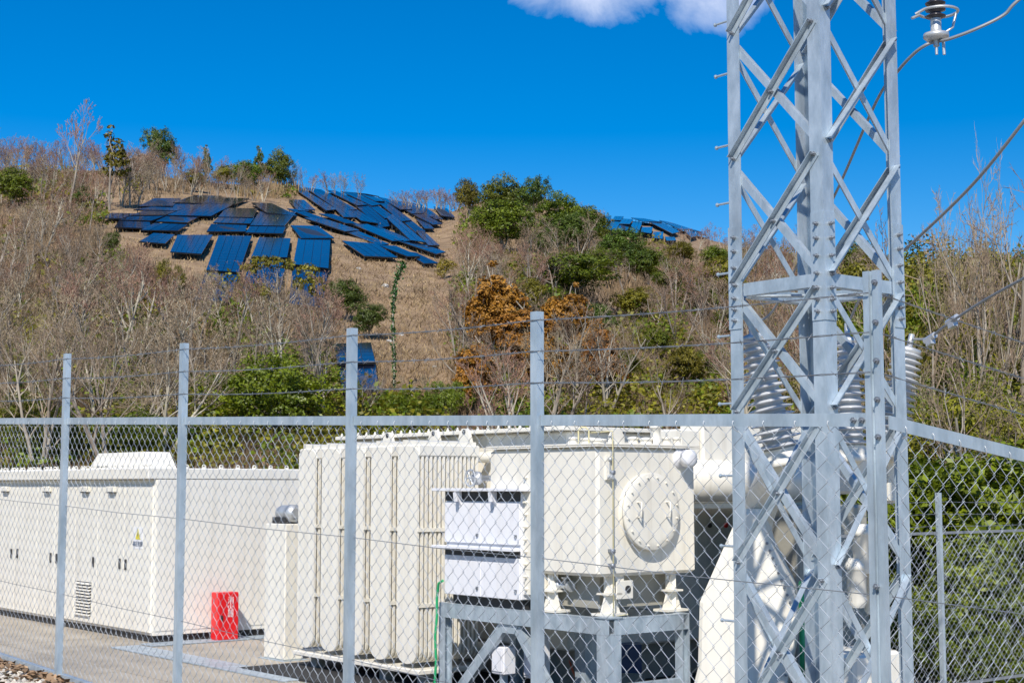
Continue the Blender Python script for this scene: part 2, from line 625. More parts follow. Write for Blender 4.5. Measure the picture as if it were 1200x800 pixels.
def build_terrace():
    mb = MB()
    n = 40
    vs = []
    for i in range(n + 1):
        a = -34 + 44 * i / n
        for b in (-26.0, 3.4, 4.30):
            vs.append(W(a, b, zg(a)))
        vs.append(W(a, 4.30, PAD - 0.3))
    mb.v = vs
    mb.f = [(i * 4 + k, i * 4 + k + 1, i * 4 + 5 + k, i * 4 + 4 + k) for i in range(n) for k in range(3)]
    structure('terrace', mb, M['soil'])
    # pebbles and dead leaves lying on it, where the photograph looks
    g, l = MB(), MB()
    r2 = random.Random(3)
    for _ in range(5200):
        a = r2.uniform(-14.5, -8.6)
        b = r2.uniform(2.7, 4.1)
        s = r2.uniform(0.012, 0.042)
        c = W(a, b, zg(a) + s * 0.25)
        ang = r2.uniform(0, 6.28)
        vs = []
        for k in range(5):
            t = ang + k * 1.2566
            q = s * r2.uniform(0.75, 1.2)
            vs.append(c + Vector((math.cos(t) * q, math.sin(t) * q * 0.8, 0)))
        top = c + Vector((0, 0, s * r2.uniform(0.45, 0.8)))
        g.add(vs + [top, c - Vector((0, 0, s * 0.5))], [(k, (k + 1) % 5, 5) for k in range(5)] + [((k + 1) % 5, k, 6) for k in range(5)])
    for _ in range(1300):
        a = r2.uniform(-14.5, -8.4)
        b = 4.12 - abs(r2.gauss(0, 0.09)) if r2.random() < 0.85 else r2.uniform(2.7, 4.1)
        s = r2.uniform(0.025, 0.05)
        c = W(a, b, zg(a) + r2.uniform(0.012, 0.045))
        t = r2.uniform(0, 6.28)
        x = Vector((math.cos(t), math.sin(t), r2.uniform(-.5, .5))) * s
        y = Vector((-math.sin(t), math.cos(t), r2.uniform(-.5, .5))) * s * 0.5
        l.add([c - x, c - y, c + x, c + y + Vector((0, 0, s * .3))], [(0, 1, 3), (1, 2, 3)])
    for nm, m_, mt in (('gravel', g, M['pebble']), ('leaf_litter', l, M['dead_leaf'])):
        o = bpy.data.objects.new(nm, m_.mesh(nm, mt))
        o['kind'] = 'stuff'
        o['label'] = {'gravel': 'pale gravel on the ground outside the fence', 'leaf_litter': 'brown dead leaves gathered along the foot of the fence'}[nm]
        link(o)


build_pad()
build_terrace()
# ------------------------------------------------------------------ fences
HD = 0.0391     # half a diamond of the 56 mm chain link


def chain_link(p0, dirv, length, h, nrm, r=0.00165):
    """woven zig-zag wires in the sheared plane p0 + dirv*t + z"""
    mb = MB()
    dh = Vector((dirv.x, dirv.y, 0)).length
    n = int(length / HD)
    m = int(h / HD)
    d = Vector(dirv)
    up = ZV
    for i in range(n):
        pts = []
        for k in range(m + 1):
            side = (k + i) % 2
            t = (i + side) * HD
            pts.append(Vector(p0) + d * t + up * (k * HD) + nrm * (0.0022 if side else -0.0022) + d * (0.003 if side else -0.003))
        mb.tube(pts, r, 3, cap=False, smooth=False)
    return mb


def barbed(p0, p1, r=0.0017, seed=0):
    mb = MB()
    p0, p1 = Vector(p0), Vector(p1)
    L = (p1 - p0).length
    d = (p1 - p0).normalized()
    n = max(2, int(L / 0.1))
    rr = random.Random(seed)
    x = d.cross(ZV).normalized()
    for ph in (0, math.pi):
        pts = []
        for k in range(n * 2 + 1):
            t = k / (n * 2)
            an = k * 1.3 + ph
            pts.append(p0.lerp(p1, t) + x * (0.0022 * math.cos(an)) + ZV * (0.0022 * math.sin(an) - 0.012 * math.sin(math.pi * t)))
        mb.tube(pts, r, 3, cap=False)
    for k in range(n):
        c = p0.lerp(p1, (k + 0.5) / n) - ZV * (0.012 * math.sin(math.pi * (k + 0.5) / n))
        for j in range(2):
            v = Vector((rr.uniform(-1, 1), rr.uniform(-1, 1), rr.uniform(-1, 1))).normalized() * 0.017
            cc = c + d * (0.006 * (j * 2 - 1))
            mb.tube([cc - v, cc, cc + v], [0.0006, 0.0019, 0.0006], 3, cap=False)
    return mb


def c_post(p, h, w=0.043, dp=0.040, grooved=False):
    """lipped channel post, its web on the -b side"""
    mb = MB()
    t = 0.004
    if grooved:
        prof = [(-.0315, 0), (-.0315, .022), (-.0285, .022), (-.0285, .004), (-.0105, .004), (-.0105, .016), (.0105, .016), (.0105, .004), (.0285, .004), (.0285, .022), (.0315, .022), (.0315, 0), (.0075, 0), (.0075, .012), (-.0075, .012), (-.0075, 0)]
    else:
        prof = [(-w / 2, 0), (w / 2, 0), (w / 2, dp), (w / 2 - .014, dp), (w / 2 - .014, dp - t), (w / 2 - t, dp - t), (w / 2 - t, t), (-w / 2 + t, t), (-w / 2 + t, dp - t), (-w / 2 + .014, dp - t), (-w / 2 + .014, dp), (-w / 2, dp)]
    mb.sect(Vector(p) - ZV * 0.05, Vector(p) + ZV * h, prof, RV, QV)
    return mb


POST_A = [-13.6, -11.79, -9.99, -8.218, -6.363, -4.904]
FB = 4.12
CORNER_A = -3.135
bolt_mb = MB()
bolt_mb.lathe((0, 0, 0), (0, -1, 0), [(0.011, 0.0), (0.011, 0.008), (0.006, 0.0081), (0.006, 0.016)], 6, smooth=False)


def rail_z(a):
    return zg(a) + 1.80


fence = thing('chain_link_fence', 'galvanised chain link fence with barbed wire in front of the white equipment', 'fence', W(-8, FB, zg(-8)))
bolt_fence = bolt_mb.mesh('bolt', M['bolt'])
for k, a in enumerate(POST_A):
    part('post', c_post(W(a, FB - 0.03, zg(a)), 2.25), M['galv'], fence)
    f = MB()
    f.lathe(W(a, FB, zg(a) - 0.1), ZV, [(0.075, 0), (0.075, 0.135), (0.068, 0.14)], 16)
    part('footing', f, M['concrete'], fence)
corner = part('post', c_post(W(CORNER_A, FB - 0.02, zg(CORNER_A)), 2.288, grooved=True), M['galv'], fence, label='thicker grooved corner post')
ends = POST_A + [CORNER_A]
for i in range(len(ends) - 1):
    a0, a1 = ends[i], ends[i + 1]
    g0, g1 = a0 + 0.026, a1 - 0.026
    rl = MB()
    slope = (RV + ZV * -0.0335)
    prof = [(0, 0), (0, 0.046), (0.040, 0.046), (0.040, 0.042), (0.004, 0.042), (0.004, 0)]
    rl.sect(W(g0, FB - 0.012, rail_z(g0) - 0.04), W(g1, FB - 0.012, rail_z(g1) - 0.04), prof, QV, ZV)
    part('top_rail', rl, M['galv'], fence)
    rl = MB()
    rl.sect(W(g0, FB - 0.012, zg(g0) + 0.02), W(g1, FB - 0.012, zg(g1) + 0.02), prof, QV, ZV)
    part('bottom_rail', rl, M['galv'], fence)
    hk = MB()
    n = int((g1 - g0) / 0.155)
    for j in range(n):
        a = g0 + 0.08 + j * (g1 - g0 - 0.1) / n
        z = rail_z(a) - 0.04
        hk.tube([W(a, FB - 0.018, z + 0.020), W(a, FB - 0.024, z + 0.012), W(a + .006, FB - 0.02, z - 0.012), W(a + .006, FB, z - 0.02)], 0.002, 4)
    part('mesh_hook', hk, M['alu'], fence, kind='stuff')
    part('chain_link_mesh', chain_link(W(g0, FB, zg(g0) + 0.045), slope, g1 - g0, 1.73, QV), M['wire'], fence)
    for j, dz in enumerate((0.143, 0.278, 0.412)):
        part('barbed_wire', barbed(W(a0, FB - 0.032, rail_z(a0) + dz), W(a1, FB - 0.032, rail_z(a1) + dz), seed=i * 3 + j), M['wire_old'], fence)
    for hz in (0.6, 1.2):
        tw = MB()
        tw.tube([W(g0, FB - 0.006, zg(g0) + hz), W((g0 + g1) / 2, FB - 0.006, (zg(g0) + zg(g1)) / 2 + hz - 0.006), W(g1, FB - 0.006, zg(g1) + hz)], 0.0018, 4)
        part('tension_wire', tw, M['wire_old'], fence)
# bolts of the corner post
for dz in (0.3, 0.9, 1.25, 1.745, 1.87, 2.0, 2.13, 2.265):
    inst('bolt', bolt_fence, W(CORNER_A + (0.0 if dz in (.3, .9, 1.25) else 0.022), FB - 0.022, zg(CORNER_A) + dz - .02), fence, rot=(0, 0, R_(-51)))
for a in (CORNER_A - 0.05, CORNER_A - 0.085):
    inst('bolt', bolt_fence, W(a, FB - 0.014, rail_z(a) - 0.018), fence, rot=(0, 0, R_(-51)))

# the fence turning the corner and running downhill to the right
SLOPE_B = -0.126
fence2 = thing('chain_link_fence', 'galvanised chain link fence running downhill to the right from the corner post', 'fence', W(CORNER_A, 4.3, -0.1))
z0 = rail_z(CORNER_A)


def rb(b):
    return z0 + SLOPE_B * (b - 4.12)


b0, b1 = 4.17, 8.6
for (s0, s1) in ((b0, 6.3), (6.36, b1)):
    prof = [(0, 0), (0, 0.046), (-0.040, 0.046), (-0.040, 0.042), (-0.004, 0.042), (-0.004, 0)]
    rl = MB()
    rl.sect(W(CORNER_A + 0.012, s0, rb(s0) - 0.04), W(CORNER_A + 0.012, s1, rb(s1) - 0.04), prof, RV, ZV)
    part('top_rail', rl, M['galv'], fence2)
    rl = MB()
    rl.sect(W(CORNER_A + 0.012, s0, rb(s0) - 1.78), W(CORNER_A + 0.012, s1, rb(s1) - 1.78), prof, RV, ZV)
    part('bottom_rail', rl, M['galv'], fence2)
    part('chain_link_mesh', chain_link(W(CORNER_A, s0, rb(s0) - 1.755), QV + ZV * SLOPE_B, s1 - s0, 1.73, RV), M['wire'], fence2)
    hk = MB()
    n = int((s1 - s0) / 0.155)
    for j in range(n):
        b = s0 + 0.08 + j * 0.155
        z = rb(b) - 0.04
        hk.tube([W(CORNER_A + 0.018, b, z + 0.02), W(CORNER_A + 0.024, b, z + 0.012), W(CORNER_A + .02, b + .006, z - 0.012), W(CORNER_A, b + .006, z - 0.02)], 0.002, 4)
    part('mesh_hook', hk, M['alu'], fence2, kind='stuff')
    for j, dz in enumerate((0.143, 0.278, 0.412)):
        part('barbed_wire', barbed(W(CORNER_A + 0.03, s0 - .05, rb(s0) + dz), W(CORNER_A + 0.03, s1 + .05, rb(s1) + dz), seed=50 + j), M['wire_old'], fence2)
    for hz in (0.6, 1.2):
        tw = MB()
        tw.tube([W(CORNER_A + .006, s0, rb(s0) - 1.8 + hz), W(CORNER_A + .006, s1, rb(s1) - 1.8 + hz)], 0.0018, 4)
        part('tension_wire', tw, M['wire_old'], fence2)
for b in (6.33, b1 + .03):
    part('post', c_post(W(CORNER_A, b, rb(b) - 1.85), 2.3), M['galv'], fence2)

# lower fence behind, seen through the mesh on the right
fence3 = thing('chain_link_fence', 'farther low chain link fence with one thin post among the green bushes', 'fence', P(1098, 795, 15))
pp = P(1098, 577, 15)
pa, pb, pz = ab(pp)
posts3 = [pb - 2.0, pb, pb + 2.0, pb + 4.0]
for b in posts3:
    part('post', c_post(W(pa, b, PAD - 0.1), pz - PAD + 0.1, w=0.05), M['galv'], fence3)
for i in range(3):
    s0, s1 = posts3[i] + .03, posts3[i + 1] - .03
    for zz, nm in ((pz - 0.40, 'top_rail'), (pz - 1.9, 'bottom_rail')):
        rl = MB()
        rl.bar(W(pa, s0, zz), W(pa, s1, zz), 0.03, 0.026)
        part(nm, rl, M['wire_old'], fence3)
    part('chain_link_mesh', chain_link(W(pa, s0, pz - 1.88), QV, s1 - s0, 1.46, RV, r=0.0018), M['wire'], fence3)
    for dz in (0.05, 0.17, 0.29):
        part('barbed_wire', barbed(W(pa, s0 - .03, pz - 0.38 + dz), W(pa, s1 + .03, pz - .38 + dz), seed=80), M['wire_old'], fence3)
    tw = MB()
    tw.tube([W(pa, s0, pz - 1.15), W(pa, s1, pz - 1.15)], 0.002, 4)
    part('tension_wire', tw, M['wire_old'], fence3)

# ------------------------------------------------------------------ white switchgear cubicle on the left
CB, CAx = 9.24, -19.28
CTOP = PAD + 2.40
cub = thing('switchgear_cubicle', 'long cream steel switchgear cubicle with a vent hood on its roof', 'cubicle', W(-24, 10.5, PAD))
s = MB()
s.site(-38, CAx, CB + 0.02, CB + 2.75, PAD + 0.10, CTOP - 0.16, 0.006)
body = part('cabinet_body', s, M['white'], cub)
s = MB()
s.site(-37.9, CAx - 0.05, CB + 0.07, CB + 2.7, PAD - 0.01, PAD + 0.098)
part('plinth', s, M['dark'], cub)
s = MB()
s.site(-38.1, CAx + 0.012, CB - 0.11, CB + 2.85, CTOP - 0.155, CTOP, 0.012)
roof = part('roof', s, M['white'], cub)
# doors of the long face
DOORS = [(-38, -37.0)] + [(-37.0 + 0.9 * i, -36.1 + 0.9 * i) for i in range(19)]
door_edges = [-31.9, -30.9, -29.9, -28.9]
xs_seam = [-10, 20, 45, 66, 90, 116, 147, 178]
aa = [ab(plane_b(x, 600, CB))[0] for x in xs_seam]
aa = [-31.0, -30.1, -29.2, -28.3, -27.4, -26.5] + [a for a in aa if a > -26.3] + [CAx - 0.06]
for i in range(len(aa) - 1):
    s = MB()
    s.site(aa[i] + 0.006, aa[i + 1] - 0.006, CB - 0.012, CB + 0.0195, PAD + 0.14, CTOP - 0.24, 0.005)
    part('door', s, M['white'], cub)
s = MB()
s.site(CAx + 0.0005, CAx + 0.010, CB + 0.04, CB + 2.70, PAD + 0.16, CTOP - 0.165, 0.003)
part('end_panel', s, M['white'], cub)
for px in (9, 58, 103, 134):
    a = ab(plane_b(px, 568, CB))[0]
    s = MB()
    s.site(a - 0.13, a + 0.13, CB - 0.075, CB - 0.0125, CTOP - 0.34, CTOP - 0.255, 0.01)
    lt = part('door_hood', s, M['white'], cub)
    s = MB()
    s.site(a - 0.10, a + 0.10, CB - 0.072, CB - 0.02, CTOP - 0.352, CTOP - 0.3405)
    part('hood_opening', s, M['dark'], lt)
for px, py in ((15, 648), (22, 648), (61, 653), (68, 654), (111, 658), (142, 660), (149, 661), (-30, 642), (-24, 642)):
    a, b, z = ab(plane_b(px, py, CB))
    s = MB()
    s.site(a - 0.016, a + 0.016, CB - 0.04, CB - 0.0125, z - 0.075, z + 0.075, 0.006)
    part('latch_handle', s, M['dark'], cub)
# louvre
p0 = ab(plane_b(91, 680, CB))
p1 = ab(plane_b(107, 722, CB))
s = MB()
s.site(p0[0], p1[0], CB - 0.016, CB - 0.0125, p1[2], p0[2])
lv = part('louvre', s, M['dark'], cub)
for k in range(11):
    z = p1[2] + (p0[2] - p1[2]) * (k + 0.5) / 11
    s = MB()
    s.hexa([W(p0[0], CB - 0.017, z - 0.004), W(p1[0], CB - 0.017, z - 0.004), W(p1[0], CB - 0.05, z - 0.016), W(p0[0], CB - 0.05, z - 0.016),
            W(p0[0], CB - 0.017, z + 0.010), W(p1[0], CB - 0.017, z + 0.010), W(p1[0], CB - 0.05, z - 0.003), W(p0[0], CB - 0.05, z - 0.003)])
    part('slat', s, M['white'], lv)
# roof hood: a low box with sloping ends
h0 = ab(plane_b(107, 545, 9.95))[0]
h1 = ab(plane_b(172, 545, 9.95))[0]
zt = 2.03
s = MB()
n = h1 - h0
s.hexa([W(h0, 9.9, CTOP + 0.002), W(h1, 9.9, CTOP + 0.002), W(h1, 10.45, CTOP + 0.002), W(h0, 10.45, CTOP + 0.002),
        W(h0 + 0.28, 9.94, zt), W(h1 - 0.12, 9.94, zt), W(h1 - 0.12, 10.38, zt), W(h0 + 0.28, 10.38, zt)])
hood = part('vent_hood', s, M['white'], cub)
s = MB()
s.hexa([W(h0 + 0.33, 9.90, CTOP + 0.05), W(h0 + 0.75, 9.90, CTOP + 0.05), W(h0 + 0.75, 9.95, CTOP + 0.05), W(h0 + 0.33, 9.95, CTOP + 0.05),
        W(h0 + 0.33, 9.90, CTOP + 0.066), W(h0 + 0.75, 9.90, CTOP + 0.066), W(h0 + 0.75, 9.95, CTOP + 0.066), W(h0 + 0.33, 9.95, CTOP + 0.066)])
part('vent_slot', s, M['dark'], hood)
# lifting eyes and bolt caps along the roof edge
eye = MB()
for k in range(10):
    t0, t1 = math.pi * k / 10 * 1.1 - .15, math.pi * (k + 1) / 10 * 1.1 - .15
    eye.tube([(0.026 * math.cos(t0), 0, 0.022 + 0.026 * math.sin(t0)), (0.026 * math.cos(t1), 0, 0.022 + 0.026 * math.sin(t1))], 0.010, 5)
eye.lathe((0, 0, 0), ZV, [(0.035, 0), (0.035, 0.012), (0.02, 0.018)], 8)
eye_me = eye.mesh('roof_eye', M['white'])
a = CAx - 0.1
kk = 0
while a > -30:
    inst('roof_eye', eye_me, W(a, CB - 0.02, CTOP), roof, rot=(0, 0, R_(-51 + (0 if kk % 3 else 40))))
    a -= (0.13, 0.09, 0.22, 0.11, 0.16)[kk % 5]
    kk += 1
for k in range(10):
    inst('roof_eye', eye_me, W(CAx - 0.08, CB + 0.25 + k * 0.27, CTOP), roof, rot=(0, 0, R_(39)))
# warning plate
sa, _, sz = ab(plane_b(163, 630, CB))
sign = MB()
sign.site(sa - 0.15, sa + 0.15, CB - 0.017, CB - 0.0125, sz - 0.15, sz + 0.15)
plate = part('warning_plate', sign, M['text_white'], cub)
tri = MB()
tri.prism([W(sa - 0.085, CB - 0.0175, sz - 0.02), W(sa + 0.085, CB - 0.0175, sz - 0.02), W(sa, CB - 0.0175, sz + 0.13)], QV * -0.002)
part('warning_triangle', tri, M['yellow'], plate)
tri = MB()
tri.prism([W(sa - 0.012, CB - 0.020, sz + 0.04), W(sa + 0.016, CB - 0.020, sz + 0.045), W(sa + 0.004, CB - 0.020, sz + 0.09)], QV * -0.002)
tri.prism([W(sa - 0.018, CB - 0.020, sz + 0.045), W(sa - 0.002, CB - 0.020, sz + 0.05), W(sa + 0.006, CB - 0.020, sz + 0.005)], QV * -0.002)
part('lightning_mark', tri, M['text_dark'], plate)


def text_mesh(body, size, mat, origin, xdir, normal, parent, name='lettering', vertical=False):
    cu_ = bpy.data.curves.new(name, 'FONT')
    cu_.body = body
    cu_.size = size
    cu_.align_x = 'CENTER'
    cu_.align_y = 'CENTER'
    cu_.extrude = 0.001
    if vertical:
        cu_.space_line = 0.92
    tmp = bpy.data.objects.new('lettering_source', cu_)
    COL.objects.link(tmp)
    dg = bpy.context.evaluated_depsgraph_get()
    me = bpy.data.meshes.new_from_object(tmp.evaluated_get(dg))
    bpy.data.objects.remove(tmp)
    bpy.data.curves.remove(cu_)
    me.name = name
    me.materials.clear()
    me.materials.append(mat)
    root = parent
    while root.parent is not None:
        root = root.parent
    for v in me.vertices:
        w = Vector(origin) + xdir * v.co.x + ZV * v.co.y + normal * v.co.z
        v.co = w - root.location
    o = bpy.data.objects.new(name, me)
    return link(o, parent)


text_mesh('高圧危険', 0.078, M['text_dark'], W(sa, CB - 0.0205, sz - 0.085), RV, -QV, plate)

# ------------------------------------------------------------------ red extinguisher box
bx = P(265, 752, 20.5)
ba, bb, _ = ab(bx)
ba = CAx + 0.17
p_ = plane_a(268.5, 700, ba + 0.22)
bb = ab(p_)[1]
box = thing('extinguisher_box', 'red fire extinguisher box standing against the white end wall', 'extinguisher box', W(ba + .11, bb, PAD))
z0b = PAD + 0.012
s = MB()
s.site(ba, ba + 0.20, bb - 0.16, bb + 0.16, z0b, z0b + 0.66, 0.008)
part('cabinet', s, M['red'], box)
s = MB()
s.site(ba + 0.2005, ba + 0.218, bb - 0.152, bb + 0.152, z0b + 0.012, z0b + 0.645, 0.005)
door = part('door', s, M['red'], box)
s = MB()
s.site(ba + 0.219, ba + 0.236, bb - 0.125, bb - 0.095, z0b + 0.28, z0b + 0.35, 0.004)
part('handle', s, M['dark'], door)
for i, ch in enumerate('消火器'):
    text_mesh(ch, 0.105, M['text_white'], W(ba + 0.2195, bb + 0.03, z0b + 0.545 - i * 0.092), QV, RV, door)

# ------------------------------------------------------------------ white pillar with a lamp on top
pil = thing('duct_pillar', 'plain white sheet metal duct pillar standing between red box and radiators', 'pillar', W(-16.55, 9.7, PAD))
s = MB()
s.site(-16.8, -16.3, 9.58, 9.86, PAD + 0.01, PAD + 1.68, 0.012)
part('duct', s, M['white'], pil)
s = MB()
s.site(-16.86, -16.24, 9.53, 9.90, PAD + 0.002, PAD + 0.0095)
part('foot_plate', s, M['galv'], pil)
s = MB()
s.site(-16.70, -16.38, 9.62, 9.82, PAD + 1.681, PAD + 1.76)
part('cable_gland', s, M['dark'], pil)
s = MB()
s.lathe(W(-16.66, 9.72, PAD + 1.81), RV, [(0.03, -0.02), (0.085, 0.0), (0.10, 0.06), (0.10, 0.19), (0.085, 0.25), (0.11, 0.26), (0.11, 0.34), (0.06, 0.37)], 18)
part('motor_cap', s, M['alu'], pil)

# ------------------------------------------------------------------ transformer
tr = thing('transformer', 'large cream power transformer with radiator fins and a round manhole', 'transformer', W(-12.5, 11, PAD))
TA0, TA1, TB0, TB1 = -16.4, -11.94, 10.42, 13.3
LID = 2.14
s = MB()
s.site(TA0 + 0.08, TA1 - 0.06, TB0 + 0.06, TB1, PAD + 0.42, LID - 0.05, 0.02)
tank = part('tank', s, M['white'], tr)
s = MB()
s.site(TA0, TA1 + 0.02, TB0 - 0.07, TB1 + 0.06, LID - 0.045, LID, 0.006)
lid = part('tank_lid', s, M['white'], tr)
s = MB()
s.site(TA0 + 0.2, TA1 - 0.2, TB0 + 0.3, TB1 - 0.3, PAD + 0.03, PAD + 0.415)
part('skid_base', s, M['grey_paint'], tr)
# bolts round the lid
bm_ = MB()
bm_.lathe((0, 0, 0), ZV, [(0.018, 0), (0.018, 0.02), (0.010, 0.021), (0.010, 0.04)], 6, smooth=False)
lid_bolt = bm_.mesh('lid_bolt', M['white'])
for k in range(24):
    inst('lid_bolt', lid_bolt, W(TA0 + 0.1 + k * 0.19, TB0 - 0.03, LID), lid)
# lifting lugs on the long side
for px in (463, 517, 553):
    a = ab(plane_b(px, 510, TB0))[0]
    s = MB()
    out = [(-0.13, -0.32), (0.13, -0.32), (0.13, -0.12), (0.075, 0.03), (0.03, 0.06), (-0.03, 0.06), (-0.075, 0.03), (-0.13, -0.12)]
    s.prism([W(a + x, TB0 - 0.115, LID - 0.04 + y) for x, y in out], QV * 0.04)
    lug = part('lifting_lug', s, M['white'], tr)
    s = MB()
    s.lathe(W(a, TB0 - 0.118, LID - 0.02), QV, [(0.030, 0), (0.030, 0.046)], 12)
    part('lug_eye', s, M['dark'], lug)
# radiators: five banks of pressed steel fins
RZ0, RZ1 = PAD + 0.26, 1.94
NF = 15
fin = MB()
for j in range(NF):
    b = 0.057 * j
    # pressed panel with rounded ends and a slightly swollen middle
    w = 0.368
    hgt = RZ1 - RZ0
    prof = []
    for t in range(7):
        an = math.pi * t / 6
        prof.append((w / 2 + (w / 2 - 0.05) * math.cos(an) * 1.0, hgt - 0.13 + 0.13 * math.sin(an)))
    for t in range(7):
        an = math.pi + math.pi * t / 6
        prof.append((w / 2 + (w / 2 - 0.05) * math.cos(an), 0.13 + 0.13 * math.sin(an)))
    prof = [(w, hgt - 0.06)] + [(w / 2 + w / 2 * math.cos(math.pi * t / 8), hgt - 0.06 + 0.06 * math.sin(math.pi * t / 8)) for t in range(1, 8)] + [(0, hgt - 0.06), (0, 0.13)] + [(w / 2 + w / 2 * math.cos(math.pi + math.pi * t / 8), 0.13 + 0.13 * math.sin(math.pi + math.pi * t / 8)) for t in range(1, 8)] + [(w, 0.13)]
    pts = [RV * x + QV * b + ZV * y for x, y in prof]
    fin.prism(pts, QV * 0.027)
fin_me = fin.mesh('fin_stack', M['white'])
fix_normals(fin_me)
BANDS = []
for zz in (0.62, 1.42):
    for xx in (0.372, -0.004):
        band = MB()
        band.bar(RV * xx + QV * 0.002 + ZV * zz, RV * xx + QV * (0.057 * NF - 0.02) + ZV * zz, 0.018, 0.04)
        BANDS.append(band.mesh('spacer_bar', M['white']))
for k in range(5):
    a0 = -13.12 - 0.52 * k - 0.368
    rad = inst('radiator_bank', fin_me, W(a0, 9.32, RZ0), tr)
    for band_me in BANDS:
        link(bpy.data.objects.new('spacer_bar', band_me), rad)
    root = tr.location
    for zz, nm in ((RZ1 - 0.11, 'top_header'), (RZ0 + 0.11, 'bottom_header')):
        s = MB()
        s.tube([W(a0 + 0.184, 9.36, zz), W(a0 + 0.184, TB0 + 0.05, zz)], 0.062, 12)
        h_ = part(nm, s, M['white'], tr)
    s = MB()
    s.site(a0 - 0.008, a0 + 0.376, 9.332, 9.32 + 0.057 * NF - 0.01, RZ1 - 0.115, RZ1 + 0.012, 0.012)
    part('header_cover', s, M['white'], tr)
    s = MB()
    s.prism([W(a0 + 0.05, 9.35, RZ1 + 0.0125), W(a0 + 0.32, 9.35, RZ1 + 0.0125), W(a0 + 0.32, 9.35, RZ1 + 0.05), W(a0 + 0.05, 9.35, RZ1 + 0.07)], QV * 0.8)
    part('radiator_cap', s, M['white'], tr)
# bottom trough and header plate in front of the radiators
s = MB()
s.site(-15.62, -13.05, 9.30, 10.2, RZ0 - 0.10, RZ0 - 0.045, 0.01)
part('radiator_support', s, M['white'], tr)
for k in range(4):
    s = MB()
    s.site(-15.4 + k * 0.72, -15.28 + k * 0.72, 9.42, 9.54, PAD + 0.031, RZ0 - 0.101)
    part('support_foot', s, M['grey_paint'], tr)
# radiator valve with hand wheel
va = plane_b(562, 560, 9.55)
s = MB()
s.lathe(va, -QV, [(0.03, -0.25), (0.03, 0), (0.07, 0.01), (0.07, 0.05), (0.03, 0.06), (0.03, 0.12)], 12)
for k in range(12):
    t0, t1 = k * math.pi / 6, (k + 1) * math.pi / 6
    s.tube([va - QV * 0.12 + (RV * math.cos(t0) + ZV * math.sin(t0)) * 0.085, va - QV * 0.12 + (RV * math.cos(t1) + ZV * math.sin(t1)) * 0.085], 0.012, 5)
for k in range(3):
    t0 = k * math.pi / 3
    v = (RV * math.cos(t0) + ZV * math.sin(t0)) * 0.085
    s.tube([va - QV * 0.12 - v, va - QV * 0.12 + v], 0.008, 4)
part('valve', s, M['alu'], tr)

# terminal box with the manhole
XA0, XA1, XB0, XB1 = -11.93, -10.30, 9.36, 10.66
XZ0, XZ1 = 0.67, 1.90
s = MB()
s.site(XA0, XA1, XB0, XB1, XZ0, XZ1 - 0.03, 0.03)
tb = part('terminal_box', s, M['white'], tr)
s = MB()
s.site(XA0 - 0.01, XA1 + 0.035, XB0 - 0.035, XB1 + 0.035, XZ1 - 0.0295, XZ1 - 0.016, 0.003)
part('box_flange', s, M['white'], tb)
s = MB()
s.site(XA0 - 0.01, XA1 + 0.035, XB0 - 0.035, XB1 + 0.035, XZ1 - 0.012, XZ1 + 0.004, 0.003)
part('box_lid', s, M['white'], tb)
# things on the box lid: caps, eyes, pipe stubs
for (px, py, w, hh) in ((672, 504, .10, .07), (690, 508, .18, .06), (700, 503, .2, .05), (742, 508, .12, .06), (757, 509, .14, .05), (768, 500, .12, .17), (781, 509, .1, .06), (793, 508, .09, .06)):
    fx = min(max((px - 660) / 150.0, 0), 1)
    base = W(XA0 + 0.45 + 1.0 * min(1, fx * 1.6) - 0.25, XB0 + 0.25 + 0.85 * fx, XZ1 + 0.004)
    d = base.y
    t = P(px, py, d)
    s = MB()
    s.lathe((t.x, d, XZ1 + 0.004), ZV, [(w * .55, 0), (w * .55, 0.012), (w * .42, 0.014), (w * .42, hh), (w * .5, hh + .002), (w * .5, hh + .02), (w * .1, hh + .03)], 14)
    part('pipe_stub', s, M['white'], tb)
s = MB()
c = P(684, 510, 14.4)
s.tube([(c.x - 0.05, 14.4, XZ1), (c.x - 0.05, 14.4, XZ1 + 0.14), (c.x - 0.02, 14.4, XZ1 + 0.17), (c.x + 0.02, 14.4, XZ1 + 0.17), (c.x + 0.05, 14.4, XZ1 + 0.14), (c.x + 0.05, 14.4, XZ1)], 0.008, 8)
part('breather_pipe', s, M['yellow_pipe'], tb)
la, lb, _ = ab(P(722, 515, 14.1))
s = MB()
s.prism([W(XA1 - 0.02, lb + x, XZ1 + y) for x, y in ((-0.09, 0.005), (0.09, 0.005), (0.09, 0.07), (0.05, 0.13), (-0.05, 0.13), (-0.09, 0.07))], RV * -0.035)
lg = part('lifting_lug', s, M['white'], tb)
# manhole cover
mc = plane_a(757, 599, XA1)
s = MB()
s.lathe(mc, RV, [(0.355, 0.0), (0.355, 0.012), (0.32, 0.0125), (0.32, 0.055), (0.365, 0.056), (0.365, 0.085), (0.358, 0.09), (0.28, 0.092)], 48)
man = part('manhole_cover', s, M['white'], tb)
bm2 = MB()
bm2.lathe((0, 0, 0), RV, [(0.012, 0), (0.012, 0.012), (0.007, 0.0121), (0.007, 0.026)], 6, smooth=False)
bolt_a = bm2.mesh('bolt', M['white'])
for k in range(16):
    t = 2 * math.pi * (k + .5) / 16
    inst('bolt', bolt_a, mc + RV * 0.085 + (QV * math.cos(t) + ZV * math.sin(t)) * 0.325, man)
for dx in (-0.20, 0.18):
    s = MB()
    c = mc + RV * 0.09 + QV * dx + ZV * 0.0
    s.tube([c + ZV * 0.09, c + ZV * 0.09 + RV * 0.06, c + RV * 0.06 + ZV * -0.05, c + ZV * -0.05], 0.010, 6)
    part('grab_handle', s, M['white'], man)
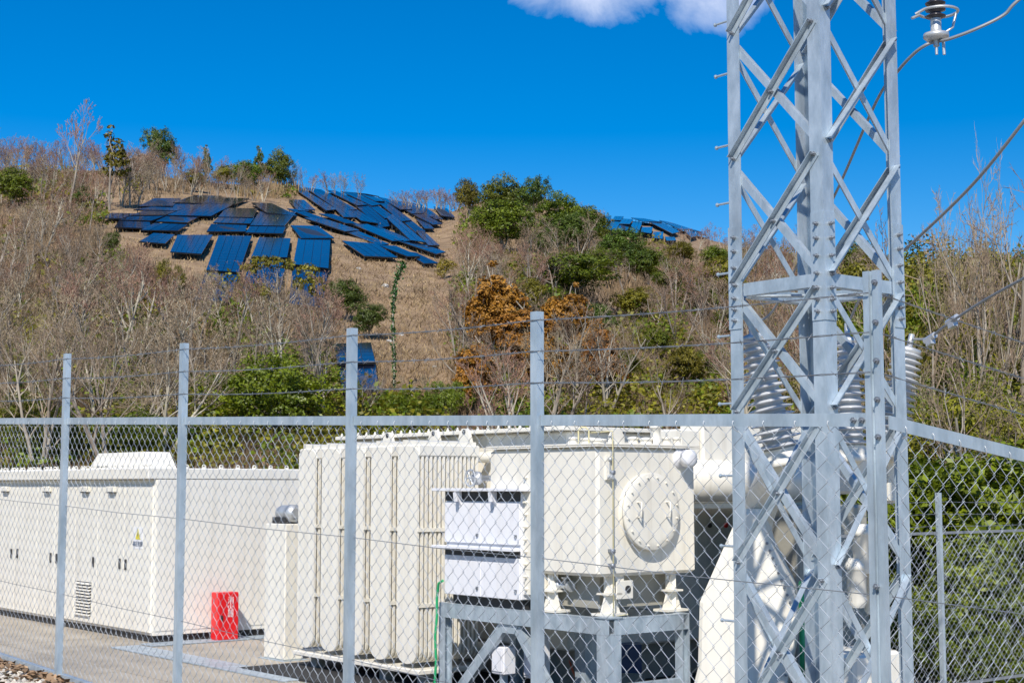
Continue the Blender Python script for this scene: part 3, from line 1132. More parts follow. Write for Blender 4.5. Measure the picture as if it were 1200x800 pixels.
# yellow sampling pipe down the box face
s = MB()
yt = plane_a(718, 505, XA1 + 0.05)
yb = plane_a(719, 722, XA1 + 0.05)
s.tube([yt - RV * 0.30 + ZV * -0.005, yt + ZV * 0.0, yt - ZV * 0.06, yb, yb + QV * 0.18 + ZV * 0.01], 0.0065, 6)
yp = part('sampling_pipe', s, M['yellow_pipe'], tb)
for py in (553, 645, 662):
    c = plane_a(718, py, XA1 + 0.05)
    s = MB()
    s.lathe(c - ZV * 0.025, ZV, [(0.018, 0), (0.028, 0.008), (0.028, 0.035), (0.018, 0.043)], 10)
    s.bar(c - RV * 0.05, c, 0.03, 0.03)
    part('pipe_clip', s, M['bolt'], yp)
# oil gauge left of it
c = plane_a(712, 548, XA1)
s = MB()
s.bar(c + ZV * -0.11, c + ZV * 0.11, 0.07, 0.05, up=RV)
gg = part('oil_gauge', s, M['white'], tb)
s = MB()
s.lathe(c + RV * 0.026 + ZV * -0.085, RV, [(0.03, 0), (0.03, 0.03), (0.02, 0.045)], 12)
s.lathe(c + RV * 0.026 + ZV * 0.08, RV, [(0.02, 0), (0.02, 0.025), (0.01, 0.03)], 12)
s.tube([c + RV * 0.03 + ZV * -0.07, c + RV * 0.03 + ZV * 0.07], 0.008, 6)
part('gauge_glass', s, M['alu'], gg)
# relief valve cap at the top right
c = plane_a(797, 537, XA1)
s = MB()
s.lathe(c - RV * 0.0, RV, [(0.10, 0.0), (0.10, 0.014), (0.055, 0.015), (0.055, 0.07), (0.085, 0.075), (0.085, 0.15), (0.06, 0.165), (0.03, 0.17)], 20)
s.bar(c + RV * 0.1 + QV * 0.10 - ZV * 0.02, c + RV * 0.1 + QV * 0.03 - ZV * 0.02, 0.07, 0.05)
part('relief_valve', s, M['white_cool'], tb)
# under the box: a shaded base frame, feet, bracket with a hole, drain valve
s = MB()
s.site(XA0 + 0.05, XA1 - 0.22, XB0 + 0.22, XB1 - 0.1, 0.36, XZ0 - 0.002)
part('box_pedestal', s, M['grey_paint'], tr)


def foot(px, py, plane):
    f = MB()
    if plane == 'a':
        c = plane_a(px, py, XA1 - 0.10)
        ax = QV
    else:
        c = plane_b(px, py, XB0 + 0.10)
        ax = RV
    c = Vector((c.x, c.y, 0.306))
    nrm = ax.cross(ZV)
    f.bar(c - ax * 0.14 + ZV * 0.012, c + ax * 0.14 + ZV * 0.012, 0.20, 0.022)
    f.bar(c - ax * 0.09 + ZV * 0.20, c + ax * 0.09 + ZV * 0.20, 0.16, 0.018)
    f.prism([c - ax * 0.12 + ZV * 0.023, c + ax * 0.12 + ZV * 0.023, c + ax * 0.06 + ZV * 0.19, c - ax * 0.06 + ZV * 0.19], nrm * 0.02)
    f.prism([c - ax * 0.06 + ZV * 0.21, c + ax * 0.06 + ZV * 0.21, c + ax * 0.015 + ZV * 0.362, c - ax * 0.015 + ZV * 0.362], nrm * 0.02)
    f.bar(c + ZV * 0.024, c + ZV * 0.362, 0.03, 0.10)
    part('box_foot', f, M['white'], tr)


foot(714, 700, 'a')
foot(786, 700, 'a')
foot(648, 700, 'b')
c = plane_a(733, 690, XA1 - 0.02)
s = MB()
ca, cb_, cz = ab(c)
s.site(ca - 0.02, ca, cb_ - 0.11, cb_ + 0.10, cz - 0.09, cz + 0.08, 0.004)
s.site(ca - 0.022, ca - 0.0205, cb_ - 0.11, cb_ + 0.0, cz + 0.08, XZ0)
br = part('jack_bracket', s, M['white'], tr)
s = MB()
s.lathe(c + RV * 0.001 + QV * 0.03, RV, [(0.035, 0.0), (0.035, 0.006)], 16)
part('bracket_hole', s, M['dark'], br)
c = plane_b(663, 686, XB0 + 0.14)
s = MB()
s.lathe(c - RV * 0.10, RV, [(0.05, 0), (0.05, 0.03), (0.03, 0.035), (0.03, 0.14), (0.055, 0.15), (0.055, 0.18)], 12)
s.lathe(c - ZV * 0.02, ZV, [(0.022, 0), (0.022, 0.08), (0.045, 0.09), (0.045, 0.105)], 12)
part('drain_valve', s, M['alu'], tr)
# raised end block and rounded duct to the right of the box
s = MB()
s.site(-11.3, -10.95, 11.45, 13.35, 1.62, 2.26, 0.02)
s_end = part('conservator_block', s, M['white'], tr)
s = MB()
s.site(-11.3, -10.98, 11.15, 11.445, 1.72, 2.10, 0.02)
part('block_step', s, M['white'], tr)
s = MB()
s.lathe(W(-10.98, 10.9, 1.56), QV, [(0.20, 0), (0.22, 0.01), (0.22, 2.38), (0.2, 2.4)], 28)
part('oil_duct', s, M['white'], tr)
s = MB()
s.site(-11.95, -11.0, 10.9, 13.3, 1.27, 1.335, 0.01)
part('duct_shelf', s, M['white'], tr)
for px, nm, mt in ((831, 'indicator_lamp', 'dark'), (850, 'indicator_lamp', 'red')):
    c = plane_a(px, 615, -11.995)
    s = MB()
    s.lathe(c, RV, [(0.03, 0), (0.03, 0.02), (0.02, 0.03)], 12)
    part(nm, s, M[mt], tr)
# big tapered turret casting in front of it
TD = 14.2
out = [(868, 596), (892, 596), (904, 636), (930, 688), (935, 718), (931, 760), (924, 800), (922, 830), (806, 830), (818, 782), (820, 705)]
s = MB()
pts = [P(x, y, TD) for x, y in out]
cen = sum(pts, Vector()) / len(pts)
inner = [p.lerp(cen, 0.05) - Vector((0, 0.035, 0)) for p in pts]
n = len(pts)
back = [p + Vector((0.14, 0.6, 0)) for p in pts]
s.add(inner + pts + back,
      [tuple(range(n))] + [(j, n + j, n + (j + 1) % n, (j + 1) % n) for j in range(n)] + [(n + j, 2 * n + j, 2 * n + (j + 1) % n, n + (j + 1) % n) for j in range(n)])
tur = part('turret', s, M['white'], tr)
bm3 = MB()
bm3.lathe((0, 0, 0), (0, -1, 0), [(0.014, 0), (0.014, 0.012), (0.008, 0.0121), (0.008, 0.028)], 6, smooth=False)
bolt_y = bm3.mesh('bolt', M['bolt'])
for k in range(9):
    q0 = P(898, 636, TD).lerp(P(925, 705, TD), k / 8)
    inst('bolt', bolt_y, q0 - Vector((0, 0.034, 0)), tur)
for k in range(5):
    q0 = P(927, 718, TD).lerp(P(920, 790, TD), k / 4)
    inst('bolt', bolt_y, q0 - Vector((0, 0.034, 0)), tur)
for (x0, y0, x1, y1) in ((846, 664, 914, 672), (836, 690, 924, 702)):
    s = MB()
    s.tube([P(x0, y0, TD - .03), P(x1, y1, TD - .03)], 0.008, 5)
    part('turret_seam', s, M['white'], tur)
# neck pipe rising from the turret to the left bushing
s = MB()
n0 = P(884, 665, 14.95)
n1 = P(888, 605, 14.85)
n2 = P(913, 545, 13.75)
s.tube(spline([n0, n1, n2], 6), 0.16, 20)
part('turret_neck', s, M['white'], tr)
# grey body behind the tower
s = MB()
s.site(-11.3, -10.5, 12.4, 13.6, PAD + 0.1, 1.3, 0.03)
part('cable_box', s, M['grey_paint'], tr)
s = MB()
s.lathe(P(940, 720, 14.4), ZV, [(0.03, -0.6), (0.03, 0.3), (0.02, 0.32)], 10)
part('green_pipe', s, M['green_hose'], tr)
for (px, py, d, w, h) in ((998, 552, 14.6, .30, .44), (1041, 560, 15.0, .22, .5)):
    c = P(px, py, d)
    a_, b_, z_ = ab(c)
    s = MB()
    s.site(a_ - w / 2, a_ + w / 2, b_ - w / 2, b_ + w / 2, z_ - h / 2, z_ + h / 2, 0.03)
    part('bushing_box', s, M['white'], tr)
for (px, py, d, r) in ((1012, 640, 14.2, .10), (1004, 680, 14.2, .09), (1022, 688, 14.3, .08)):
    s = MB()
    c = P(px, py, d)
    s.lathe(c - ZV * 0.25, ZV, [(r * .7, 0), (r, 0.05), (r, 0.35), (r * 1.2, .36), (r * 1.2, .40), (r * .8, .46)], 16)
    part('cable_seal', s, M['white'], tr)
s = MB()
c = P(1000, 800, 14)
a_, b_, z_ = ab(c)
s.site(a_ - .3, a_ + .3, b_ - .35, b_ + .35, PAD, z_ + .3, 0.03)
part('marshalling_box', s, M['white'], tr)

# three porcelain bushings
def bushing(top, bot, r, label):
    top, bot = Vector(top), Vector(bot)
    ax = (top - bot)
    L = ax.length
    ax.normalize()
    bs_ = part('bushing', MB(), M['porcelain'], tr, label=label)
    me = MB()
    prof = []
    n_ = 15
    for k in range(n_):
        t = k / n_
        rr = r * (1 - 0.28 * t)
        z = 0.04 + (L - 0.12) * t
        dz = (L - 0.12) / n_
        prof += [(rr * 0.62, z), (rr * 0.62, z + dz * 0.35), (rr * 0.97, z + dz * 0.48), (rr, z + dz * 0.56), (rr * 0.95, z + dz * 0.64), (rr * 0.66, z + dz * 0.9)]
    me.lathe(bot, ax, prof, 28)
    m2 = me.mesh('bushing', M['porcelain'], tr.location)
    fix_normals(m2)
    bs_.data = m2
    f = MB()
    f.lathe(bot - ax * 0.10, ax, [(r * 0.95, 0), (r * 1.0, 0.01), (r * 1.0, 0.06), (r * 0.75, 0.065), (r * 0.72, 0.15)], 24)
    part('base_flange', f, M['white'], bs_)
    f = MB()
    f.lathe(top - ax * 0.09, ax, [(r * 0.55, 0), (r * 0.6, 0.01), (r * 0.6, 0.05), (r * 0.2, 0.07), (r * 0.14, 0.075), (r * 0.14, 0.20)], 16)
    part('terminal_cap', f, M['alu'], bs_)


B_L = (P(882, 388, 13.7), P(915, 532, 13.7))
B_M = (P(993, 392, 14.3), P(998, 528, 14.3))
B_R = (P(1066, 404, 14.8), P(1040, 524, 14.8))
bushing(*B_L, 0.235, 'left bushing, leaning to the left')
bushing(*B_M, 0.19, 'middle bushing, upright behind the tower leg')
bushing(*B_R, 0.205, 'right bushing, leaning to the right')

# ------------------------------------------------------------------ galvanised stand under the box
st = thing('equipment_stand', 'galvanised steel stand with diagonal braces carrying the panels and manhole box', 'stand', W(-11.4, 9.9, PAD))
SZ = 0.30
SA0, SA1, SB0, SB1 = -12.78, -10.17, 9.365, 10.42
for (a, b, w) in ((SA1, SB0, 0.16), (SA0, SB0, 0.10), (SA1, SB1, 0.10), (SA0, SB1, 0.10), ((SA0 + SA1) / 2 + 0.1, SB1 - 0.1, 0.16)):
    s = MB()
    a0 = a - w if a > SA0 + 0.1 else a
    bb0 = b if b < SB0 + 0.1 else b - w
    h = w / 2
    t = 0.012
    # H section: two flanges and a web
    s.site(a0, a0 + w, bb0, bb0 + t, PAD + 0.013, SZ - 0.152)
    s.site(a0, a0 + w, bb0 + w - t, bb0 + w, PAD + 0.013, SZ - 0.152)
    s.site(a0 + w - t if w > .12 else a0 + h - t / 2, a0 + w if w > .12 else a0 + h + t / 2, bb0 + t, bb0 + w - t, PAD + 0.013, SZ - 0.152)
    lg = part('leg', s, M['galv'], st)
    s = MB()
    s.site(a0 - 0.03, a0 + w + 0.03, bb0 - 0.03, bb0 + w + 0.03, PAD + 0.0045, PAD + 0.0125)
    part('base_plate', s, M['galv'], lg)
for (a0, a1, b0_, b1_) in ((SA0, SA1, SB0, SB0 + 0.075), (SA0, SA1, SB1 - 0.075, SB1), (SA1 - 0.075, SA1, SB0 + 0.078, SB1 - 0.078), (SA0, SA0 + 0.075, SB0 + 0.078, SB1 - 0.078)):
    s = MB()
    s.site(a0, a1, b0_, b1_, SZ - 0.010, SZ)
    s.site(a0, a1, b0_, b1_, SZ - 0.15, SZ - 0.140)
    if a1 - a0 > b1_ - b0_:
        bo = b0_ + 0.002 if b0_ < SB0 + .1 else b1_ - 0.012
        s.site(a0 + .001, a1 - .001, bo, bo + 0.010, SZ - 0.1395, SZ - 0.0105)
    else:
        ao = a1 - 0.012 if a1 > SA1 - .1 else a0 + 0.002
        s.site(ao, ao + 0.010, b0_ + .001, b1_ - .001, SZ - 0.1395, SZ - 0.0105)
    part('top_beam', s, M['galv'], st)
s = MB()
s.site(SA1 - 0.06, SA1 - 0.01, SB0 + 0.165, SB1 - 0.105, -0.36, -0.30, 0.004)
part('lower_rail', s, M['galv'], st)
s = MB()
s.site(SA1 - 0.175, SA1 + 0.012, SB0 - 0.012, SB0 + 0.172, SZ + 0.0005, SZ + 0.012)
part('cap_plate', s, M['galv'], st)
mid = ab(plane_b(596, 722, SB0 + 0.03))[0]
for sgn, end in ((-1, ab(plane_b(533, 812, SB0 + 0.03))), (1, ab(plane_b(655, 828, SB0 + 0.03)))):
    s = MB()
    p0 = W(mid + sgn * 0.09, SB0 + 0.035, SZ - 0.155)
    p1 = W(end[0], SB0 + 0.035, PAD + 0.02)
    d = (p1 - p0).normalized()
    y = d.cross(QV).normalized()
    s.sect(p0, p1, [(-0.055, 0), (0.055, 0), (0.055, 0.06), (0.047, 0.06), (0.047, 0.008), (-0.055, 0.008)], y, QV)
    part('brace', s, M['galv'], st)
s = MB()
gp = [W(mid - 0.15, SB0 + 0.024, SZ - 0.1525), W(mid + 0.15, SB0 + 0.024, SZ - 0.1525), W(mid + 0.09, SB0 + 0.024, SZ - 0.24), W(mid - 0.09, SB0 + 0.024, SZ - 0.24)]
s.prism(gp, QV * 0.009)
part('gusset_plate', s, M['galv'], st)

# white two-tier cabinet standing on it
ca0 = ab(plane_b(521, 640, SB0 - 0.05))[0]
ca1 = ab(plane_b(609, 640, SB0 - 0.05))[0]
cf = thing('control_cabinet', 'white two tier control cabinet with shaded hoods standing on the steel stand', 'cabinet', W((ca0 + ca1) / 2, SB0 + 0.2, SZ))
CF = SB0 - 0.05
s = MB()
s.site(ca0, ca1, CF + 0.02, CF + 0.62, SZ + 0.10, 1.43, 0.008)
part('cabinet_body', s, M['white_cool'], cf)
midz = 0.90
for (za, zb_) in ((SZ + 0.10, midz - 0.10), (midz + 0.03, 1.35)):
    half = (ca0 + ca1) / 2
    for (xa, xb) in ((ca0 + 0.004, half - 0.003), (half + 0.003, ca1 - 0.004)):
        s = MB()
        s.site(xa, xb, CF - 0.002, CF + 0.0195, za, zb_, 0.004)
        dr = part('door', s, M['white_cool'], cf)
        s = MB()
        s.site(xb - 0.06, xb - 0.035, CF - 0.02, CF - 0.0025, za + 0.07, za + 0.10)
        part('door_latch', s, M['bolt'], dr)
for (za, zb_) in ((1.358, 1.452), (midz - 0.098, midz - 0.032)):
    s = MB()
    s.site(ca0 + 0.01, ca1 - 0.01, CF + 0.004, CF + 0.0195, za, zb_)
    part('vent_gap', s, M['dark'], cf)
for zz in (1.455, midz - 0.03):
    s = MB()
    s.site(ca0 - 0.10, ca1 + (0.12 if zz > 1 else 0.0), CF - 0.10, CF + (0.64 if zz > 1 else 0.0), zz, zz + 0.03, 0.004)
    part('hood', s, M['white_cool'], cf)
for a in (ca0 + 0.28, ca0 + 0.86):
    s = MB()
    s.prism([W(a, CF - 0.09, 1.452), W(a, CF - 0.004, 1.452), W(a, CF - 0.004, 1.30)], RV * 0.02)
    s.bar(W(a + .01, CF - 0.085, 1.445), W(a + .01, CF - 0.075, 1.35), 0.03, 0.03)
    part('hood_stay', s, M['white_cool'], cf)
s = MB()
s.site(ca1 + 0.004, ca1 + 0.26, CF + 0.05, CF + 0.55, SZ + 0.15, 1.40, 0.01)
fl = part('side_flange', s, M['white'], cf)
bf = MB()
bf.lathe((0, 0, 0), -QV, [(0.018, 0), (0.018, 0.02), (0.010, 0.021), (0.010, 0.05)], 6, smooth=False)
bolt_b = bf.mesh('bolt', M['white'])
for k in range(10):
    inst('bolt', bolt_b, W(ca1 + 0.05, CF + 0.05, SZ + 0.21 + k * 0.12), fl)
    inst('bolt', bolt_b, W(ca1 + 0.19, CF + 0.05, SZ + 0.21 + k * 0.12), fl)
s = MB()
s.site(ca0 + 0.05, ca1 - 0.05, CF + 0.08, CF + 0.55, SZ + 0.002, SZ + 0.0985)
part('base_channel', s, M['dark'], cf)

# blue equipment and small boxes seen through the stand
pu = thing('oil_pump', 'dark blue pump housing glimpsed on the pad through the steel stand', 'pump', W(-11.5, 11.6, PAD))
for (px0, py0, px1, py1, d) in ((664, 764, 688, 790, 16.4), (722, 755, 752, 788, 16.2)):
    p0, p1 = P(px0, py1, d), P(px1, py0, d)
    s = MB()
    s.hexa([Vector((p0.x, d, p0.z)), Vector((p1.x, d, p0.z)), Vector((p1.x, d + .3, p0.z)), Vector((p0.x, d + .3, p0.z)), Vector((p0.x, d, p1.z)), Vector((p1.x, d, p1.z)), Vector((p1.x, d + .3, p1.z)), Vector((p0.x, d + .3, p1.z))])
    bd = part('pump_body', s, M['navy'], pu)
    s = MB()
    s.hexa([Vector((p0.x - .03, d - .03, PAD + .031)), Vector((p1.x + .03, d - .03, PAD + .031)), Vector((p1.x + .03, d + .33, PAD + .031)), Vector((p0.x - .03, d + .33, PAD + .031)), Vector((p0.x - .03, d - .03, p0.z - .001)), Vector((p1.x + .03, d - .03, p0.z - .001)), Vector((p1.x + .03, d + .33, p0.z - .001)), Vector((p0.x - .03, d + .33, p0.z - .001))])
    part('pump_base', s, M['grey_paint'], pu)
s = MB()
s.tube([P(667, 772, 16.3), P(670, 782, 16.2), P(675, 795, 16.1)], 0.012, 6)
part('orange_lead', s, M['orange'], pu)
for (px, py0, py1, w, lab) in ((583, 757, 790, .2, 'small white box low behind the left diagonal brace of the stand'), (622, 744, 795, .24, 'taller white box behind the fence post, under the stand')):
    c = P(px, (py0 + py1) / 2, 15.2)
    a_, b_, z_ = ab(c)
    z1 = P(px, py0, 15.2).z
    t = thing('junction_box', lab, 'junction box', W(a_, b_, PAD))
    s = MB()
    s.site(a_ - w / 2, a_ + w / 2, b_, b_ + 0.16, P(px, py1, 15.2).z, z1, 0.012)
    part('case', s, M['white_cool'], t)
    s = MB()
    s.site(a_ - w / 2 + .02, a_ + w / 2 - .02, b_ - 0.012, b_ - 0.0005, P(px, py1, 15.2).z + .03, z1 - .03, 0.004)
    part('cover', s, M['white_cool'], t)
    s = MB()
    s.site(a_ - .03, a_ + .03, b_ + .05, b_ + .11, PAD + 0.031, P(px, py1, 15.2).z - .0005)
    part('stem', s, M['galv'], t)
# green cable hanging down the front of the radiators
s = MB()
g = [(519, 680), (514, 683), (512, 700), (512, 722), (510, 745), (511, 775), (509, 806)]
s.tube([plane_b(x, y, SB0 - 0.10) for x, y in g], 0.014, 8)
gl = ab(plane_b(509, 806, SB0 - .10))
s.tube([plane_b(509, 806, SB0 - .10), W(gl[0], gl[1], PAD + .03)], 0.014, 8)
solo('green_cable', s, M['green_hose'], 'bright green cable hanging down beside the left leg of the stand', 'cable', plane_b(509, 806, SB0 - 0.1))

# ------------------------------------------------------------------ lattice tower
TC = (-6.873, 8.368)


def hs_(z):
    return 0.4325 - 0.0012 * (z - 2.4)


def leg_pt(sa, sb, z):
    h = hs_(z)
    return W(TC[0] + sa * h, TC[1] + sb * h, z)


TTOP = 7.2
tower = thing('lattice_tower', 'galvanised steel lattice tower with crossed angle braces rising past the frame top', 'tower', W(TC[0], TC[1], PAD))
NODES = [-1.65 + 1.06, 0.49 + EYE - EYE]
zn = [PAD + 0.03, -0.15 + 0.0, 0.925, 1.985, 2.89, 3.81, 4.74, 5.67, 6.6]
zn = [0.925 - 1.07, 0.925, 1.985, 2.89, 3.81, 4.74, 5.67, 6.6]
LW, LT = 0.112, 0.010
for sa in (-1, 1):
    for sb in (-1, 1):
        s = MB()
        x, y = RV * -sa, QV * -sb
        s.sect(leg_pt(sa, sb, PAD + 0.02), leg_pt(sa, sb, TTOP), [(0, 0), (LW, 0), (LW, LT), (LT, LT), (LT, LW), (0, LW)], x, y)
        leg = part('leg', s, M['galv'], tower)
        # splice plates above and below the belt
        s = MB()
        x2, y2 = RV * -sa, QV * -sb
        s.sect(leg_pt(sa, sb, 2.62) - x2 * .007 - y2 * .007, leg_pt(sa, sb, 3.36) - x2 * .007 - y2 * .007, [(0, 0), (LW + .005, 0), (LW + .005, .0065), (.0065, .0065), (.0065, LW + .005), (0, LW + .005)], x2, y2)
        part('splice_plate', s, M['galv'], leg)
        s = MB()
        c = leg_pt(sa, sb, PAD)
        ca_, cb2, _ = ab(c)
        s.site(ca_ - .2, ca_ + .2, cb2 - .2, cb2 + .2, PAD + 0.003, PAD + 0.0195)
        part('foot_plate', s, M['galv'], leg)


def lbar(p0, p1, nrm, w, outer, up_flip=1):
    """angle bar lying on a tower face; its standing leg at the upper edge, outward when outer"""
    p0, p1 = Vector(p0), Vector(p1)
    d = (p1 - p0).normalized()
    u = nrm.cross(d).normalized()
    if u.z < 0:
        u = -u
    t = 0.006
    if outer:
        o = nrm * 0.002
        prof = [(-w / 2, 0), (w / 2, 0), (w / 2, w), (w / 2 - t, w), (w / 2 - t, t), (-w / 2, t)]
        y = nrm
    else:
        o = nrm * (-LT - 0.002)
        prof = [(-w / 2, 0), (w / 2, 0), (w / 2, w), (w / 2 - t, w), (w / 2 - t, t), (-w / 2, t)]
        y = -nrm
    s = MB()
    s.sect(p0 + o, p1 + o, prof, u, y)
    return s


hexb = MB()
hexb.lathe((0, 0, 0), (0, -1, 0), [(0.016, 0), (0.016, 0.012), (0.0095, 0.0121), (0.0095, 0.034)], 6, smooth=False)
hex_me = hexb.mesh('bolt', M['bolt'])
ROT_B, ROT_A = (0, 0, R_(-51)), (0, 0, R_(39))
# faces: (-b), (+a), (+b), (-a); corner pairs left -> right as seen from outside
FACES = [(-QV, (-1, -1), (1, -1), ROT_B), (RV, (1, -1), (1, 1), ROT_A), (QV, (1, 1), (-1, 1), (0, 0, R_(129))), (-RV, (-1, 1), (-1, -1), (0, 0, R_(219)))]
for fi, (nrm, cl, cr, rot) in enumerate(FACES):
    along = (leg_pt(*cr, 2) - leg_pt(*cl, 2)).normalized()
    ins = 0.05
    for i in range(len(zn) - 1):
        z0_, z1_ = zn[i] + 0.045, zn[i + 1] - 0.045
        if i == 0:
            z0_ = zn[0]
        off = nrm * 0.0
        part('brace', lbar(leg_pt(*cl, z0_) + along * ins, leg_pt(*cr, z1_) - along * ins, nrm, 0.05, True), M['galv'], tower)
        part('brace', lbar(leg_pt(*cr, z0_) - along * ins, leg_pt(*cl, z1_) + along * ins, nrm, 0.05, False), M['galv'], tower)
        if fi < 2:
            for (c_, sgn, z) in ((cl, 1, z0_), (cr, -1, z1_)):
                inst('bolt', hex_me, leg_pt(*c_, z) + along * (ins * sgn * 1.25) + nrm * 0.009, tower, rot=rot)
            inst('bolt', hex_me, (leg_pt(*cl, (z0_ + z1_) / 2) + leg_pt(*cr, (z0_ + z1_) / 2)) / 2 + nrm * 0.009, tower, rot=rot)
    # belt
    for zb_, w in ((2.90, 0.09), (6.65, 0.09)):
        s = MB()
        s.sect(leg_pt(*cl, zb_) + along * 0.118 - nrm * 0.012, leg_pt(*cr, zb_) - along * 0.118 - nrm * 0.012, [(-w / 2, 0), (w / 2, 0), (w / 2, -0.007), (-w / 2 + .007, -0.007), (-w / 2 + 0.007, -0.075), (-w / 2, -0.075)], ZV, nrm)
        part('belt', s, M['galv'], tower)
    if fi < 2:
        for c_, sgn in ((cl, 1), (cr, -1)):
            for z in (2.68, 2.76, 2.84, 2.94, 3.06, 3.18, 3.28):
                inst('bolt', hex_me, leg_pt(*c_, z) + along * (0.055 * sgn) + nrm * 0.0095, tower, rot=rot)
# horizontal cross inside the belt
s = MB()
for (c0, c1, dz) in (((-1, -1), (1, 1), 0), ((-1, 1), (1, -1), 0.02)):
    p0, p1 = leg_pt(*c0, 2.86 + dz), leg_pt(*c1, 2.86 + dz)
    d = (p1 - p0).normalized()
    s.bar(p0 + d * .15, p1 - d * .15, 0.10, 0.012)
part('diaphragm', s, M['galv'], tower)
# step bolts on the left leg (and the far right one)
stp = MB()
stp.tube([(0, 0, 0), (-0.15, 0, 0)], 0.0085, 8)
stp.lathe((-0.15, 0, 0), (-1, 0, 0), [(0.014, 0), (0.016, 0.004), (0.014, 0.012)], 8)
stp.lathe((0.0, 0, 0), (-1, 0, 0), [(0.016, 0), (0.016, 0.012)], 6, smooth=False)
step_me = stp.mesh('step_bolt', M['galv'])
for py in (20, 82, 167, 235, 318, 392, 472, 557, 640, 728, 812):
    c = plane_b(858, py, TC[1] - 0.4325)
    z = c.z
    inst('step_bolt', step_me, leg_pt(-1, -1, z) + QV * 0.045, tower, rot=(0, 0, R_(-51)))
# cross arm above the frame that carries the insulator
ins_base = P(1097, 40, 10.4)
for dzz in (0.0, 0.35):
    s = MB()
    p1 = Vector((ins_base.x + 0.25, ins_base.y, 6.35))
    p0 = leg_pt(1, 1, 6.35 + dzz)
    s.bar(p0, p1, 0.07, 0.07)
    part('cross_arm', s, M['galv'], tower)
    s = MB()
    s.bar(leg_pt(1, -1, 6.35 + dzz), p1 - Vector((0.0, 0.08, 0)), 0.07, 0.07)
    part('cross_arm', s, M['galv'], tower)

# insulator hanging beside the tower
insu = thing('insulator', 'dark ribbed insulator with a pale metal ring hanging right of the tower', 'insulator', ins_base)
ix, iy = ins_base.x, ins_base.y
K = 10.4 / F
s = MB()
prof = []
z = ins_base.z + 0.11
while z < 6.1:
    prof += [(0.036, z), (0.070, z + 0.012), (0.072, z + 0.020), (0.04, z + 0.036)]
    z += 0.048
prof = [(r_, zz - 5.0) for r_, zz in prof]
s.lathe((ix, iy, 5.0), ZV, prof, 28)
part('shed_stack', s, M['brown_porcelain'], insu)
s = MB()
s.lathe((ix, iy, ins_base.z), ZV, [(0.03, -0.05), (0.07, -0.045), (0.09, -0.025), (0.088, 0.0), (0.045, 0.015), (0.038, 0.025), (0.038, 0.11)], 24)
part('end_fitting', s, M['alu'], insu)
s = MB()
ring = []
for k in range(25):
    t = R_(-150 + 300 * k / 24)
    ring.append((ix + 0.02 + 0.135 * math.cos(t), iy + 0.135 * math.sin(t), ins_base.z + 0.16))
ring = [(ring[0][0] - 0.06, ring[0][1] + .02, ring[0][2] - 0.03)] + ring + [(ring[-1][0] - 0.06, ring[-1][1] - .02, ring[-1][2] - 0.03)]
s.tube(ring, 0.010, 8)
s.tube([(ix + 0.06, iy, ins_base.z + 0.005), (ix + 0.12, iy, ins_base.z + 0.05), (ix + 0.15, iy, ins_base.z + 0.16)], 0.009, 8)
part('corona_ring', s, M['alu'], insu)
s = MB()
s.tube([(ix, iy, ins_base.z - 0.03), (ix, iy, ins_base.z - 0.09)], 0.022, 8)
s.tube([(ix, iy, ins_base.z - 0.09), (ix, iy, ins_base.z - 0.15)], 0.010, 8)
s.tube([(ix + 0.04, iy - .03, ins_base.z - 0.02), (ix + 0.045, iy - .03, ins_base.z - 0.16)], 0.011, 8)
part('clamp_bolt', s, M['alu'], insu)
s = MB()
s.tube([(ix, iy, 6.1), (ix, iy, 6.34)], 0.05, 10)
part('hanger', s, M['alu'], insu)


def cable(pts, r, label):
    s = MB()
    s.tube(spline(pts), r, 8)
    return solo('power_cable', s, M['cable'], label, 'cable', Vector(pts[0]))


cable([P(1260, -50, 10.0), P(1194, 0, 10.1), P(1176, 18, 10.15), P(1144, 34, 10.2), P(1112, 46, 10.3), P(1097, 49, 10.4), P(1085, 53, 10.4), P(1070, 64, 10.5), P(1051, 85, 10.7), P(1027, 119, 11.1), P(980, 225, 12.2), P(940, 300, 12.9), P(905, 365, 13.5), B_L[0] + ZV * 0.08], 0.0115, 'grey power cable hung from the ringed insulator down behind the tower')
cable([P(1300, 10, 9.6), P(1200, 142, 10.2), P(1140, 216, 10.8), P(1072, 282, 11.6), P(1035, 314, 12.4), P(1012, 342, 13.4), B_M[0] + ZV * 0.08], 0.0125, 'grey power cable slanting across the sky right of the tower')
cable([P(1300, 275, 10.5), P(1200, 326, 12.2), P(1150, 354, 13.2), P(1110, 380, 14.0), P(1088, 396, 14.6), B_R[0] + ZV * 0.06], 0.0125, 'lowest grey power cable ending at the right bushing, in front of bare branches')
for (px, py, d) in ((1116, 375, 13.9), (1090, 396, 14.5)):
    s = MB()
    c = P(px, py, d)
    dr = (P(px + 20, py - 13, d - 0.3) - c).normalized()
    s.tube([c - dr * 0.09, c + dr * 0.09], 0.032, 8)
    s.bar(c - ZV * 0.03 - dr * .05, c - ZV * 0.03 + dr * .05, 0.05, 0.08)
    lab = 'upper bolted metal clamp on the cable at the right bushing' if px > 1100 else 'lower bolted metal clamp just above the right bushing'
    solo('cable_clamp', s, M['alu'], lab, 'clamp', c, 'clamps on the right bushing cable')

# ------------------------------------------------------------------ solar tables on the hillside


def Z(scale, ox, oy, quads):
    return [[(ox + x / scale, oy + y / scale) for x, y in q] for q in quads]


